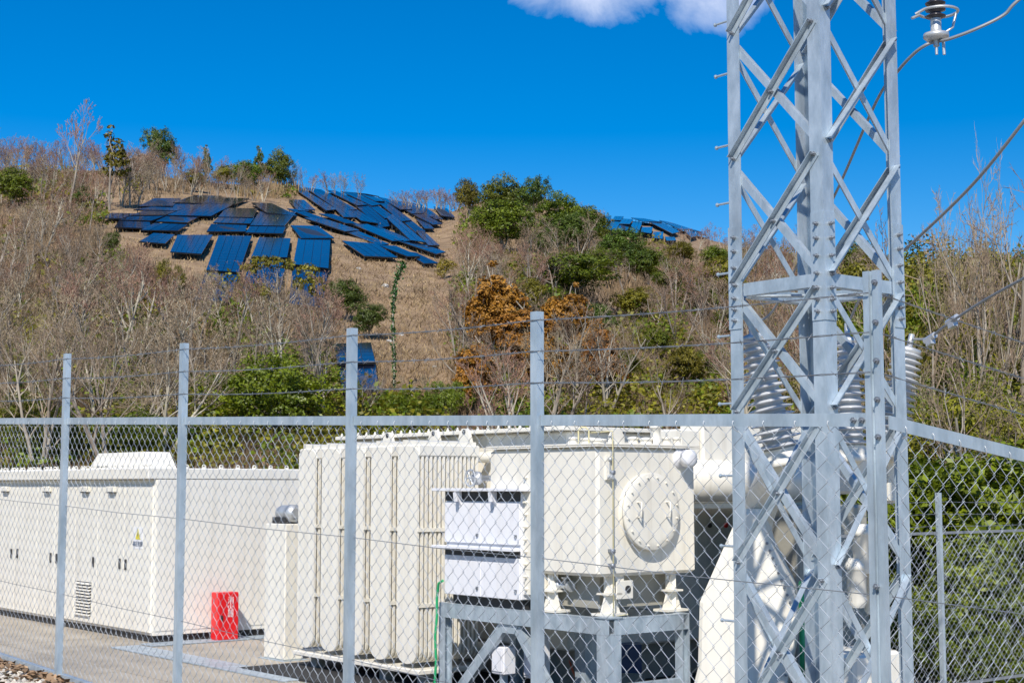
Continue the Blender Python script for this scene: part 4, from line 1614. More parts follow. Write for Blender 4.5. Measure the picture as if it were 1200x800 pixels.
RIGHT = Z(5.4545, 340, 200, [
    [(40, 120), (85, 122), (270, 235), (215, 240)], [(120, 108), (175, 105), (325, 220), (270, 222)], [(275, 226), (325, 224), (405, 290), (340, 290)],
    [(160, 85), (215, 88), (400, 232), (345, 235)], [(345, 240), (400, 238), (540, 325), (450, 312)], [(255, 95), (310, 100), (470, 205), (415, 210)],
    [(418, 215), (470, 212), (640, 340), (560, 350)], [(355, 118), (420, 125), (560, 205), (510, 213)], [(500, 218), (550, 220), (650, 290), (600, 295)],
    [(565, 200), (625, 208), (755, 305), (700, 310)], [(620, 300), (670, 300), (840, 440), (760, 430)], [(715, 315), (765, 318), (850, 385), (800, 390)],
    [(815, 392), (855, 392), (940, 470), (880, 470)], [(345, 100), (405, 106), (545, 148), (480, 138)], [(450, 135), (520, 145), (590, 190), (540, 190)],
    [(580, 168), (640, 180), (760, 240), (700, 240)], [(640, 195), (700, 196), (830, 265), (770, 268)], [(715, 200), (785, 203), (900, 285), (840, 288)],
    [(800, 210), (850, 212), (960, 300), (915, 300)], [(740, 252), (800, 255), (950, 330), (900, 335)], [(815, 315), (860, 318), (910, 365), (860, 365)],
    [(930, 235), (1000, 238), (1040, 290), (970, 282)]])
BAND = Z(5.4545, 340, 200, [
    [(0, 192), (45, 195), (110, 255), (50, 250)], [(25, 190), (90, 192), (150, 245), (95, 245)], [(0, 250), (60, 252), (200, 300), (140, 305)],
    [(205, 282), (290, 285), (420, 340), (350, 335)], [(120, 310), (220, 312), (420, 375), (340, 380)], [(420, 350), (500, 350), (700, 440), (640, 440)],
    [(510, 352), (570, 360), (770, 440), (710, 442)], [(690, 445), (770, 443), (970, 515), (920, 525)], [(350, 385), (440, 390), (610, 465), (560, 470)],
    [(360, 462), (545, 475), (660, 550), (480, 540)], [(580, 482), (680, 490), (810, 545), (740, 545)], [(740, 520), (810, 530), (930, 590), (850, 590)]])
LEFT = Z(4.2857, 120, 210, [
    [(460, 85), (580, 88), (510, 118), (375, 115)], [(585, 95), (720, 98), (660, 122), (530, 120)], [(490, 124), (640, 126), (540, 180), (355, 177)],
    [(630, 150), (765, 152), (745, 188), (598, 186)], [(597, 192), (746, 194), (730, 220), (572, 216)], [(560, 232), (710, 236), (705, 264), (540, 262)],
    [(800, 168), (955, 170), (905, 230), (760, 227)], [(755, 240), (905, 242), (893, 270), (735, 268)], [(765, 123), (850, 125), (960, 178), (830, 165)],
    [(340, 185), (475, 188), (420, 214), (285, 211)], [(270, 226), (410, 230), (370, 256), (212, 252)], [(265, 100), (380, 98), (345, 132), (200, 133)],
    [(330, 130), (455, 128), (370, 156), (185, 153)], [(220, 160), (365, 160), (310, 181), (165, 180)], [(170, 184), (300, 185), (240, 208), (100, 205)],
    [(50, 172), (160, 175), (95, 198), (0, 195)], [(95, 213), (225, 222), (230, 245), (75, 240)], [(260, 275), (350, 282), (310, 320), (200, 312)]])
LONG = Z(4.2857, 120, 210, [
    [(380, 283), (550, 285), (495, 375), (345, 365)], [(585, 290), (745, 292), (685, 470), (525, 455)], [(520, 472), (682, 480), (635, 620), (465, 600)],
    [(790, 298), (942, 300), (925, 392), (752, 388)], [(750, 396), (923, 400), (890, 570), (700, 560)], [(985, 303), (1142, 305), (1132, 445), (962, 425)],
    [(960, 432), (1130, 452), (1105, 640), (940, 620)], [(950, 235), (1080, 235), (1160, 298), (1000, 295)]])
LOW = [[(391, 403), (435, 401), (440, 425), (395, 427)], [(396, 429), (440, 428), (445, 457), (401, 458)], [(66, 318), (83, 317), (89, 340), (63, 342)]]
FAR = Z(6.0, 680, 230, [
    [(150, 142), (215, 142), (200, 173), (130, 165)], [(145, 180), (195, 182), (178, 222), (138, 215)], [(225, 174), (280, 175), (250, 235), (187, 232)],
    [(245, 142), (300, 143), (280, 168), (230, 165)], [(300, 160), (365, 163), (345, 192), (280, 190)], [(285, 196), (345, 198), (328, 240), (265, 232)],
    [(372, 186), (430, 188), (405, 256), (345, 246)], [(440, 218), (505, 219), (495, 258), (430, 250)], [(520, 252), (580, 255), (575, 298), (510, 290)],
    [(490, 180), (565, 180), (690, 245), (640, 255)], [(370, 152), (450, 153), (560, 178), (440, 176)], [(570, 168), (640, 173), (780, 230), (700, 230)],
    [(660, 185), (720, 190), (850, 238), (790, 238)], [(745, 252), (800, 248), (815, 275), (780, 285)], [(820, 250), (890, 256), (880, 270), (830, 266)],
    [(600, 285), (660, 286), (670, 310), (610, 310)]])


def bigger(qs, k):
    out = []
    for q in qs:
        cx, cy = sum(p[0] for p in q) / 4, sum(p[1] for p in q) / 4
        out.append([(cx + (x - cx) * k, cy + (y - cy) * k) for x, y in q])
    return out


def solar_table(q, label, group, hts):
    # q: top-left, top-right, bottom-right, bottom-left, where their sight lines meet the ground raised by the frame height
    c = [on_hill(x, y, h) for (x, y), h in zip(q, hts)]
    wv, hv = (c[1] - c[0]).length, ((c[3] - c[0]).length + (c[2] - c[1]).length) / 2
    base = sum(c, Vector()) / 4
    base.z = terrain(base.x, base.y)
    t = thing('solar_table', label, 'solar panels', base, group)
    nrm = (c[1] - c[0]).cross(c[3] - c[0])
    nrm.normalize()
    if nrm.z < 0:
        nrm = -nrm
    nu = max(2, min(8, round(wv / 1.1)))
    nv = max(2, min(14, round(hv / 1.8)))
    mb = MB()
    pt = lambda u, v: (c[0].lerp(c[1], u)).lerp(c[3].lerp(c[2], u), v)
    gu, gv = 0.03 / max(wv / nu, .3) / nu, 0.05 / max(hv / nv, .3) / nv
    for i in range(nu):
        for j in range(nv):
            a = [pt(i / nu + gu, j / nv + gv), pt((i + 1) / nu - gu, j / nv + gv), pt((i + 1) / nu - gu, (j + 1) / nv - gv), pt(i / nu + gu, (j + 1) / nv - gv)]
            mb.hexa([p - nrm * 0.04 for p in a] + a)
    part('solar_module', mb, M['solar'], t, kind='stuff')
    fr = MB()
    a = [pt(0.004, 0.004), pt(0.996, 0.004), pt(0.996, 0.996), pt(0.004, 0.996)]
    fr.hexa([p - nrm * 0.13 for p in a] + [p - nrm * 0.05 for p in a])
    part('mounting_frame', fr, M['solar_frame'], t)
    ps = MB()
    for u in (0.06, 0.5, 0.94):
        for v in ((0.08, 0.92) if nv < 6 else (0.05, 0.35, 0.65, 0.95)):
            p = pt(u, v) - nrm * 0.12
            g = terrain(p.x, p.y) - 0.2
            if p.z > g + 0.1:
                ps.bar(Vector((p.x, p.y, g)), p, 0.09, 0.09)
    if ps.v:
        part('support_post', ps, M['solar_frame'], t, kind='stuff')
    return t


ORD = ['first', 'second', 'third', 'fourth', 'fifth', 'sixth', 'seventh', 'eighth', 'ninth', 'tenth', 'eleventh', 'twelfth', 'thirteenth', 'fourteenth', 'fifteenth', 'sixteenth',
       'seventeenth', 'eighteenth', 'nineteenth', 'twentieth', 'twenty-first', 'twenty-second', 'twenty-third']


def block(quads, phrase, group, ht, hb):
    cx = sorted(quads, key=lambda q: sum(p[0] for p in q))
    for i, q in enumerate(cx):
        solar_table(q, '%s solar table from the left %s' % (ORD[i], phrase), group, (ht, ht, hb, hb))


block(bigger(LEFT, 1.2), 'in the flat block left of the clearing', 'solar tables in the left block', 0.55, 0.62)
block(bigger(RIGHT, 1.25), 'on the dark slanting rows below the crest', 'solar tables on the upper slope', 0.5, 0.65)
block(bigger(BAND, 1.2), 'in the bright blue band below the dark rows', 'solar tables in the middle band', 0.55, 0.6)
block(bigger(LONG, 1.05), 'among long dark tables above the bare brush', 'long solar tables above the brush', 0.6, 0.75)
block(bigger(FAR, 1.15), 'on the far hilltop left of the tower', 'solar tables on the far hill', 0.8, 0.95)
for q, lab in zip(LOW, ('upper solar table of the pair low on the brown slope behind the fence post', 'lower solar table of the pair low on the brown slope behind the fence post', 'small solar table half hidden by bare trees at the far left')):
    solar_table(q, lab, 'low solar tables', (0.8, 0.8, 1.0, 1.0))

# ------------------------------------------------------------------ trees


def grow_bare(seed, stems=2, lean=0.25, levels=4, kids=(6, 6, 6), sub=3, spread=(28, 58), fork=0.25, wob=0.10, rmin=0.0017, bw=2.2):
    """bare tree of height about 1; returns (trunk and limbs, twigs)"""
    rr = random.Random(seed)
    limbs, twigs = MB(), MB()

    def branch(p, d, L, r, lev):
        n = (6, 5, 3, 2)[min(lev, 3)]
        pts, rs, ds = [p.copy()], [r], [d.copy()]
        for k in range(n):
            d = (d + Vector((rr.uniform(-1, 1), rr.uniform(-1, 1), rr.uniform(-0.6, 1.0))) * (wob * (1 + lev * 0.5))).normalized()
            if lev > 0:
                d = (d + Vector((0, 0, 0.10))).normalized()
            p = p + d * (L / n)
            pts.append(p.copy())
            ds.append(d.copy())
            rs.append(r * (1 - 0.72 * (k + 1) / n))
        if lev <= 1:
            limbs.tube(pts, rs, 6 if lev == 0 else 4, cap=False)
        elif lev < levels:
            (twigs).tube(pts, rs, 3, cap=False, smooth=False)
        else:
            q = pts[0]
            sdv = Vector((rr.uniform(-1, 1), rr.uniform(-1, 1), rr.uniform(-1, 1))).normalized() * r * bw
            twigs.add([q - sdv, q + sdv, pts[-1]], [(0, 1, 2)])
            return
        if lev >= levels:
            return
        m = kids[lev] if lev < len(kids) else sub
        for j in range(m):
            t = fork + (1 - fork) * (j + rr.random()) / m
            f = t * n
            i = min(int(f), n - 1)
            q = pts[i].lerp(pts[i + 1], f - i)
            ax = ds[i].cross(Vector((rr.uniform(-1, 1), rr.uniform(-1, 1), rr.uniform(-1, 1))))
            if ax.length < 1e-3:
                continue
            ax.normalize()
            from mathutils import Quaternion
            nd = Quaternion(ax, R_(rr.uniform(*spread))) @ ds[i]
            branch(q, nd, L * rr.uniform(0.38, 0.62) * (1.08 - 0.42 * t), max(rs[i] * 0.55, rmin), lev + 1)

    for k in range(stems):
        an = rr.uniform(0, 6.28)
        d = Vector((math.cos(an) * lean, math.sin(an) * lean, 1)).normalized() if stems > 1 else Vector((rr.uniform(-.1, .1), rr.uniform(-.1, .1), 1)).normalized()
        branch(Vector((math.cos(an) * .01, math.sin(an) * .01, -0.03)), d, rr.uniform(0.72, 0.9), 0.016 if stems > 1 else 0.02, 0)
    return limbs, twigs


def leafy(seed, lobes, n, leaf, inner=0.55, flat=0.0):
    """a crown of leaf faces; lobes: (x, y, z, rx, ry, rz)"""
    rr = np.random.default_rng(seed)
    vol = np.array([l[3] * l[4] * l[5] for l in lobes]) ** 0.67
    vol /= vol.sum()
    L = np.array(lobes)
    idx = rr.choice(len(lobes), n, p=vol)
    dirs = rr.normal(size=(n, 3))
    dirs /= np.linalg.norm(dirs, axis=1)[:, None]
    dirs[:, 2] = np.where(dirs[:, 2] < -0.3, -dirs[:, 2] * 0.6, dirs[:, 2])
    # clumps: pull directions together round random centres so gaps stay between them
    kc = 34
    cen = rr.normal(size=(kc * len(lobes), 3))
    cen /= np.linalg.norm(cen, axis=1)[:, None]
    pick = idx * kc + rr.integers(0, kc, n)
    dirs = dirs * 0.27 + cen[pick] * 0.95
    dirs /= np.linalg.norm(dirs, axis=1)[:, None]
    bulge = 0.78 + 0.32 * rr.random(kc * len(lobes))[pick]
    rad = (inner + (1.04 - inner) * np.sqrt(rr.random(n))) * bulge
    pos = L[idx, :3] + dirs * rad[:, None] * L[idx, 3:]
    nor = dirs + rr.normal(size=(n, 3)) * 0.55 + np.array([0, 0, 0.3])
    nor /= np.linalg.norm(nor, axis=1)[:, None]
    t = np.cross(nor, rr.normal(size=(n, 3)))
    t /= np.linalg.norm(t, axis=1)[:, None]
    b = np.cross(nor, t)
    s = leaf * (0.6 + 0.8 * rr.random(n))[:, None]
    v = np.stack([pos - t * s, pos - b * s * 0.55, pos + t * s, pos + b * s * 0.55], 1).reshape(-1, 3)
    return v, n


def leaf_mesh(name, seed, lobes, n, leaf, mat, **kw):
    v, n = leafy(seed, lobes, n, leaf, **kw)
    me = bpy.data.meshes.new(name)
    me.vertices.add(len(v))
    me.vertices.foreach_set('co', v.astype(np.float32).ravel())
    me.loops.add(n * 4)
    me.loops.foreach_set('vertex_index', np.arange(n * 4, dtype=np.int32))
    me.polygons.add(n)
    me.polygons.foreach_set('loop_start', np.arange(0, n * 4, 4, dtype=np.int32))
    me.materials.append(mat)
    me.update(calc_edges=True)
    return me


def rand_lobes(seed, k, spread=0.3, zc=0.55, r=(0.16, 0.27), flat=1.0):
    rr = random.Random(seed)
    out = []
    for i in range(k):
        an = 6.28 * i / k + rr.uniform(-.4, .4)
        q = spread * rr.uniform(0.35, 1.0)
        rad = rr.uniform(*r)
        out.append((math.cos(an) * q, math.sin(an) * q, zc + rr.uniform(-0.16, 0.16), rad, rad, rad * flat))
    out.append((0, 0, zc + 0.12, r[1], r[1], r[1] * flat))
    return out


def cone_lobes(seed, k, base=0.25, top=0.98, w=0.24):
    rr = random.Random(seed)
    out = []
    for i in range(k):
        t = i / (k - 1)
        an = rr.uniform(0, 6.28)
        rad = w * (1 - 0.75 * t)
        out.append((math.cos(an) * rad * .55, math.sin(an) * rad * .55, base + (top - base) * t - .03, rad * .85, rad * .85, rad * .55))
    return out


def trunk_mb(seed, lobes, r=0.022):
    """tapered trunk with limbs that reach into the lobes of the crown"""
    rr = random.Random(seed)
    mb = MB()
    top = max(l[2] for l in lobes)
    pts = [Vector((rr.uniform(-.012, .012) * k, rr.uniform(-.012, .012) * k, -0.05 + (top + .03) * k / 6)) for k in range(7)]
    mb.tube(pts, [r * (1 - 0.75 * k / 6) for k in range(7)], 6, cap=False)
    for l in lobes:
        k = rr.randint(1, 3)
        q = Vector(l[:3])
        m_ = pts[k].lerp(q, 0.5) + Vector((0, 0, -0.03))
        mb.tube([pts[k], m_, q], [r * 0.5, r * 0.34, r * 0.12], 4, cap=False)
    return mb


BARE = []
specs = [dict(stems=3, lean=0.28, kids=(6, 6, 5), sub=4), dict(stems=2, lean=0.22, kids=(7, 6, 6), sub=3), dict(stems=1, kids=(10, 6, 6), sub=4, fork=0.35),
         dict(stems=4, lean=0.34, kids=(5, 5, 5), sub=4), dict(stems=2, lean=0.3, kids=(7, 6, 5), sub=4), dict(stems=3, lean=0.2, kids=(6, 6, 5), sub=4), dict(stems=1, kids=(9, 7, 5), sub=4, fork=0.5, spread=(22, 45)),
         dict(stems=2, lean=0.15, kids=(8, 5, 5), sub=3, spread=(18, 40)), dict(stems=1, kids=(7, 7, 6), sub=4, wob=0.2), dict(stems=4, lean=0.22, kids=(5, 5, 5), sub=3, wob=0.2, spread=(30, 70))]
for i, sp in enumerate(specs):
    lm, tw = grow_bare(100 + i, **sp)
    BARE.append((lm.mesh('trunk', M['bark']), tw.mesh('crown', M['twig'] if i % 3 else M['twig_red'])))
NEARB = []
for i, sp in enumerate([dict(stems=2, lean=0.3, kids=(7, 7, 6), sub=5, wob=0.16), dict(stems=1, kids=(9, 7, 6), sub=5, fork=0.25, wob=0.14), dict(stems=3, lean=0.35, kids=(7, 6, 6), sub=4, wob=0.18)]):
    lm, tw = grow_bare(300 + i, rmin=0.0010, bw=1.3, **sp)
    NEARB.append((lm.mesh('trunk', M['bark']), tw.mesh('crown', M['twig'])))


def evergreen(kind, seed, n, leaf, mat, lobes, inner=0.55, r=0.022):
    return (trunk_mb(seed, lobes, r).mesh('trunk', M['bark']), leaf_mesh('crown', seed, lobes, n, leaf, mat, inner=inner))


GREEN = [evergreen('g', 500 + i, 11000, 0.0155, M[('leaf', 'leaf_dark', 'leaf', 'leaf_olive')[i % 4]], rand_lobes(500 + i, 8, 0.27, 0.52, (0.17, 0.28))) for i in range(6)]
RUST = [evergreen('r', 540 + i, 14000, 0.016, M['leaf_rust'], rand_lobes(540 + i, 8, 0.22, 0.52, (0.13, 0.20), 1.1) + cone_lobes(541 + i, 5, .4, 1.0, .2)) for i in range(3)]
CONE = [evergreen('c', 560 + i, 3600, 0.020, M['leaf_dark'], cone_lobes(560 + i, 9, 0.36, 0.98, 0.24)) for i in range(2)]
SPARSE = [evergreen('s', 570 + i, 900, 0.022, M['leaf_olive'], cone_lobes(570 + i, 6, 0.55, 0.98, 0.2), r=0.016) for i in range(2)]
BUSH = [evergreen('b', 580 + i, 14000, 0.017, M[('leaf_bright', 'leaf_bright', 'leaf')[i % 3]], rand_lobes(580 + i, 9, 0.55, 0.42, (0.25, 0.40), 0.85), inner=0.6, r=0.02) for i in range(4)]
NBUSH = [evergreen('n', 600 + i, 23000, 0.0165, M[('leaf_bright', 'leaf', 'leaf_olive')[i % 3]], rand_lobes(600 + i, 12, 0.5, 0.5, (0.2, 0.34), 0.9), inner=0.35, r=0.02) for i in range(3)]
NTREE = [evergreen('t', 650 + i, 46000, 0.0095, M[('leaf_bright', 'leaf', 'leaf_olive')[i % 3]], rand_lobes(650 + i, 14, 0.42, 0.55, (0.16, 0.27), 0.95), inner=0.4, r=0.02) for i in range(3)]
FLATP = [evergreen('f', 620, 2400, 0.020, M['leaf_olive'], [(-.5, 0, .86, .16, .14, .07), (-.32, .05, .93, .17, .15, .07), (-.1, 0, .92, .16, .14, .07), (.12, 0, .9, .12, .12, .06), (.42, 0, .8, .2, .16, .11), (.55, .1, .68, .17, .14, .10), (.3, -.1, .70, .12, .1, .06), (-.25, -.1, .62, .12, .1, .06)], r=0.018)]
YEL = [evergreen('y', 630, 1500, 0.03, M['leaf_yellow'], rand_lobes(630, 5, 0.3, 0.55, (0.2, 0.3)))]


def plant(name, cat, label, proto, loc, height, rot=None, group=None, wide=1.0):
    t = thing(name, label, cat, loc, group)
    t.rotation_euler = (rnd.uniform(-.1, .1) if group else 0, rnd.uniform(-.1, .1) if group else 0, rnd.uniform(0, 6.28) if rot is None else rot)
    t.scale = (height * wide, height * wide, height)
    link(bpy.data.objects.new('trunk', proto[0]), t)
    link(bpy.data.objects.new('crown', proto[1]), t)
    return t


SPECIAL = []


def tree_px(name, cat, label, proto, px, pyb, pyt, group=None, wide=1.0, rot=None):
    """a tree whose foot stands on the hillside at (px, pyb) and whose top reaches pyt"""
    g = on_hill(px, pyb)
    if proto in GREEN and pyb < 420 and px > 400:
        k_ = 0.04 if pyb < 300 else 0.16
        pyt -= k_ * (pyb - pyt)
        wide *= 0.95 if pyb < 300 else 1.15
    h = (pyb - pyt) * g.y / F
    if group is None:
        hw = (pyb - pyt) * 0.42 * wide
        SPECIAL.append((px - hw, px + hw, pyt, pyb, name))
    return plant(name, cat, label, proto, g - ZV * 0.1, h, rot, group, wide)


# --- trees that can be told apart
tree_px('bare_tree', 'tree', 'tall bare tree with one pale trunk standing above the wood on the left skyline', BARE[6], 79, 250, 136, wide=0.8)
tree_px('pine_tree', 'tree', 'thin pine with a tufted top and pale trunk, left of the dark round pine', SPARSE[0], 129, 248, 140, wide=1.0)
tree_px('pine_tree', 'tree', 'dark round pine on the left skyline beside the white house', GREEN[1], 188, 206, 141, wide=0.85)
tree_px('pine_tree', 'tree', 'small narrow dark pine on the skyline right of the white house', CONE[0], 240, 200, 153, wide=0.7)
tree_px('pine_tree', 'tree', 'narrow dark pine on the skyline, tallest above the clearing edge', CONE[1], 303, 196, 145, wide=0.8)
tree_px('evergreen_tree', 'tree', 'rounded green tree on the skyline just left of the solar slope', GREEN[0], 327, 224, 165, wide=0.8)
for i, (px, b, t, pr, lab, w) in enumerate([
        (289, 226, 182, GREEN[2], 'green bushy tree at the edge of the straw bank above the solar tables', 1.3),
        (15, 245, 190, GREEN[2], 'green bushy tree at the far left edge below the skyline', 1.2),
        (98, 250, 215, GREEN[1], 'small dark evergreen between pale trunks in the left wood', 1.0),
        (590, 262, 198, GREEN[0], 'round green crown topping the middle ridge', 1.15),
        (549, 262, 206, GREEN[3], 'narrower olive tree just left of the round crown on the middle ridge', 0.75),
        (624, 262, 203, GREEN[1], 'darker tree just right of the round crown on the middle ridge', 0.9),
        (590, 300, 236, GREEN[2], 'wide green dome below the middle ridge crest', 1.25),
        (655, 282, 220, GREEN[0], 'big green tree at the top of the green bank descending to the right', 1.35),
        (690, 296, 236, GREEN[2], 'second green tree down the green bank descending to the right', 1.3),
        (722, 318, 268, GREEN[1], 'darker green tree at the lower end of the green bank', 1.2),
        (672, 300, 250, GREEN[5], 'rounded tree in the middle of the green bank', 1.1),
        (745, 334, 286, GREEN[5], 'lowest rounded tree where the green bank meets grey branches', 1.0),
        (640, 306, 268, GREEN[5], 'low green tree under the round dome of the middle ridge', 1.0),
        (700, 330, 290, GREEN[0], 'green shrub inside the bare wood below the green bank', 1.1),
        (800, 312, 283, GREEN[3], 'olive shrub just under the right end of the far panels', 1.3),
        (838, 322, 288, GREEN[2], 'green shrub on the ridge slope beside the left tower leg', 1.2),
        (620, 372, 326, GREEN[3], 'olive shrub above the rust brown cedars', 1.0),
        (690, 440, 396, GREEN[3], 'olive shrub low between rust cedars and tower', 1.2),
        (735, 452, 404, GREEN[2], 'yellow green shrub low in the bare wood left of the tower', 1.1),
        (830, 452, 400, GREEN[0], 'green shrub low against the left tower leg', 1.1),
        (818, 372, 330, GREEN[2], 'yellow green bush left of the tower halfway up the slope', 1.2),
        (700, 398, 356, GREEN[5], 'green bush right of the rust brown cedars', 1.1),
        (770, 425, 378, GREEN[2], 'yellow green bush low on the slope left of the tower', 1.2),
        (860, 405, 360, GREEN[4], 'green bush just behind the left tower leg', 1.1),
        (262, 222, 190, GREEN[3], 'olive tree in the skyline wood left of the straw bank', 1.3),
        (228, 226, 196, GREEN[3], 'pale olive tree behind the back row of solar tables', 1.3),
        (130, 300, 268, GREEN[5], 'green shrub below the left corner of the solar tables', 0.8),
        (668, 348, 292, GREEN[0], 'long low green mound in the middle of the bare hillside', 1.9),
        (760, 334, 290, GREEN[2], 'yellow green tree below the far solar hill', 1.2),
        (788, 346, 305, GREEN[0], 'lower yellow green tree below the far solar hill', 1.3),
        (742, 380, 338, GREEN[3], 'olive bush among grey branches left of the tower', 1.2),
        (840, 366, 308, GREEN[3], 'olive tree close to the left of the tower', 1.1),
        (432, 398, 356, GREEN[1], 'small dark green bush on the brown slope beside the vine pole', 1.0),
        (406, 378, 328, GREEN[1], 'dark green bush at the edge of the brown slope under the long tables', 0.9),
        (800, 470, 400, GREEN[3], 'olive bush above the transformer left of the tower', 1.0),
        (1008, 330, 282, GREEN[2], 'green tree seen through the right half of the tower', 1.1)]):
    tree_px('evergreen_tree', 'tree', lab, pr, px, b, t, wide=w)
for (px, b, t, lab, w, k) in [(575, 440, 302, 'largest rust brown cedar, left of the fence post', 0.62, 0), (612, 450, 345, 'rust brown cedar directly behind the fence post top', 0.75, 1), (672, 440, 328, 'rust brown cedar right of the fence post', 0.62, 2),
                              (560, 490, 385, 'dark lower rust cedar at the edge of the brown slope', 0.6, 1), (640, 475, 382, 'shorter rust cedar between the two tall ones', 0.8, 0), (705, 470, 372, 'rust cedar fading into grey branches on the right', 0.6, 2)]:
    tree_px('cedar_tree', 'tree', lab, RUST[k], px, b, t, wide=w * 1.6)
tree_px('broadleaf_bush', 'bush', 'large bright green bush behind the fence between second and third posts', BUSH[0], 322, 514, 402, wide=1.12)
tree_px('broadleaf_bush', 'bush', 'low green bush at the foot of the brown slope right of the third post', BUSH[1], 478, 500, 446, wide=0.95)
tree_px('broadleaf_bush', 'bush', 'green bush with grey twigs at the right foot of the brown slope', BUSH[2], 520, 496, 432, wide=0.7)
tree_px('broadleaf_bush', 'bush', 'green bush above the cubicle vent hood', BUSH[1], 155, 545, 462, wide=0.75)
tree_px('broadleaf_bush', 'bush', 'dark green bush under leaning branches at the far left', BUSH[2], 40, 540, 440, wide=0.9)
tree_px('flat_topped_pine', 'tree', 'flat topped pine with bare leaning stem in front of the long solar tables', FLATP[0], 328, 412, 296, wide=0.66, rot=0)
tree_px('cedar_tree', 'tree', 'olive cedar left of the long solar tables', GREEN[3], 187, 360, 298, wide=0.5)
tree_px('cedar_tree', 'tree', 'smaller olive cedar just right of the olive cedar by the tables', GREEN[3], 210, 356, 305, wide=0.4)
tree_px('yellow_bush', 'bush', 'small yellow bush under the solar slope', YEL[0], 521, 330, 300, wide=1.0)
tree_px('bare_tree', 'tree', 'pale bare tree with spreading stems behind the first fence post gap', NEARB[0], 130, 560, 345, wide=1.0)
tree_px('bare_tree', 'tree', 'bare tree with branches leaning right behind the first fence post', NEARB[2], 48, 560, 380, wide=1.0)
tree_px('bare_tree', 'tree', 'dense pale grey bare tree beside the right end of the solar slope', BARE[0], 545, 345, 262, wide=1.1)
tree_px('bare_tree', 'tree', 'grey bare tree with two trunks standing over the foot of the brown slope', BARE[1], 540, 470, 330, wide=0.7)
# right of the tower: nearer, larger
for (px, d, pt_, lab, k, w) in [(1175, 24, 172, 'tall bare tree rising against the sky at the right edge', 0, 0.62), (1118, 28, 205, 'slim bare tree against the sky midway between tower and right edge', 0, 0.5), (1150, 26, 196, 'forked bare tree against the sky left of the tallest one', 2, 0.38), (1205, 26, 200, 'bare tree partly cut by the right edge of the photo', 1, 0.8), (1140, 30, 250, 'shorter bare tree leaning left under the slanting cable', 1, 0.45),
                                (1165, 20, 405, 'low tangle of bare branches above the right fence', 2, 0.9), (1010, 24, 400, 'bare shrub seen between the tower legs', 2, 0.9)]:
    base = P(px, 600, d)
    top = P(px, pt_, d)
    plant('bare_tree', 'tree', lab, NEARB[k], (base.x, d, terrain(base.x, d) - .1), top.z - terrain(base.x, d), group=None, wide=w)
for (px, d, pt_, lab, k, w) in [(1095, 38, 268, 'dark olive evergreen tree right of the tower against the sky', 2, 0.8), (1180, 40, 280, 'dark olive evergreen tree behind the tall bare tree', 1, 0.75), (1070, 33, 305, 'green tree close against the right tower leg under the skyline', 0, 0.6), (1140, 33, 318, 'olive green tree midway between tower and right edge', 2, 0.7), (1195, 31, 345, 'green tree at the right edge above the lowest cable', 0, 0.7), (1128, 25, 398, 'yellow green bush under the right bushing cable', 0, 0.8), (1062, 29, 372, 'olive bush behind the right tower leg', 2, 0.7), (1030, 40, 300, 'green tree rising behind the right tower leg', 0, 0.5),
                                (1110, 27, 345, 'yellow green bushy tree right of the tower above the fence', 2, 0.6), (1200, 24, 455, 'dark green bush at the right edge above the right fence', 1, 0.9), (1150, 18.5, 500, 'leafy green bush seen through the right fence', 0, 1.0),
                                (1085, 19.5, 520, 'green bush behind the thin far post', 0, 0.9), (1205, 17.5, 600, 'dark bush low at the right edge behind the mesh', 1, 1.1), (1120, 17, 660, 'low green bush at the foot of the far fence', 0, 1.2),
                                (1160, 22, 430, 'olive bush under the lowest cable', 2, 0.9), (1060, 24, 430, 'green bush behind the right bushing', 0, 0.7), (1000, 26, 470, 'green bush between tower and corner post', 0, 0.6), (1180, 16.8, 715, 'low green bush in the bottom right corner', 0, 1.6), (1065, 17.5, 680, 'low green bush at the tower foot right', 0, 1.2)]:
    base = P(px, 600, d)
    top = P(px, pt_, d)
    plant('broadleaf_bush' if 'bush' in lab else 'evergreen_tree', 'bush' if 'bush' in lab else 'tree', lab, (NTREE if d >= 22 else NBUSH)[k], (base.x, d, terrain(base.x, d) - .1), (top.z - terrain(base.x, d)) * 1.05, group=None, wide=w)

# --- the bare wood covering the hill
KEEP_TOP = [(0, 0), (118, 0), (120, 262), (150, 296), (205, 318), (340, 335), (385, 345), (398, 440), (535, 440), (537, 300), (1400, 0)]


def top_limit(px):
    i = 0
    while i < len(KEEP_TOP) - 2 and px > KEEP_TOP[i + 1][0]:
        i += 1
    (x0, y0), (x1, y1) = KEEP_TOP[i], KEEP_TOP[i + 1]
    return y0 + (y1 - y0) * (px - x0) / max(1, x1 - x0)


def ridge_py(px):
    i, t = bracket(px)
    return T_YR[i] + (T_YR[i + 1] - T_YR[i]) * t


STEMS = ['three stemmed', 'twin stemmed', 'single stemmed', 'many stemmed', 'forked', 'slender', 'high crowned', 'upright', 'crooked', 'tangled', 'spreading', 'gnarled', 'low branched']


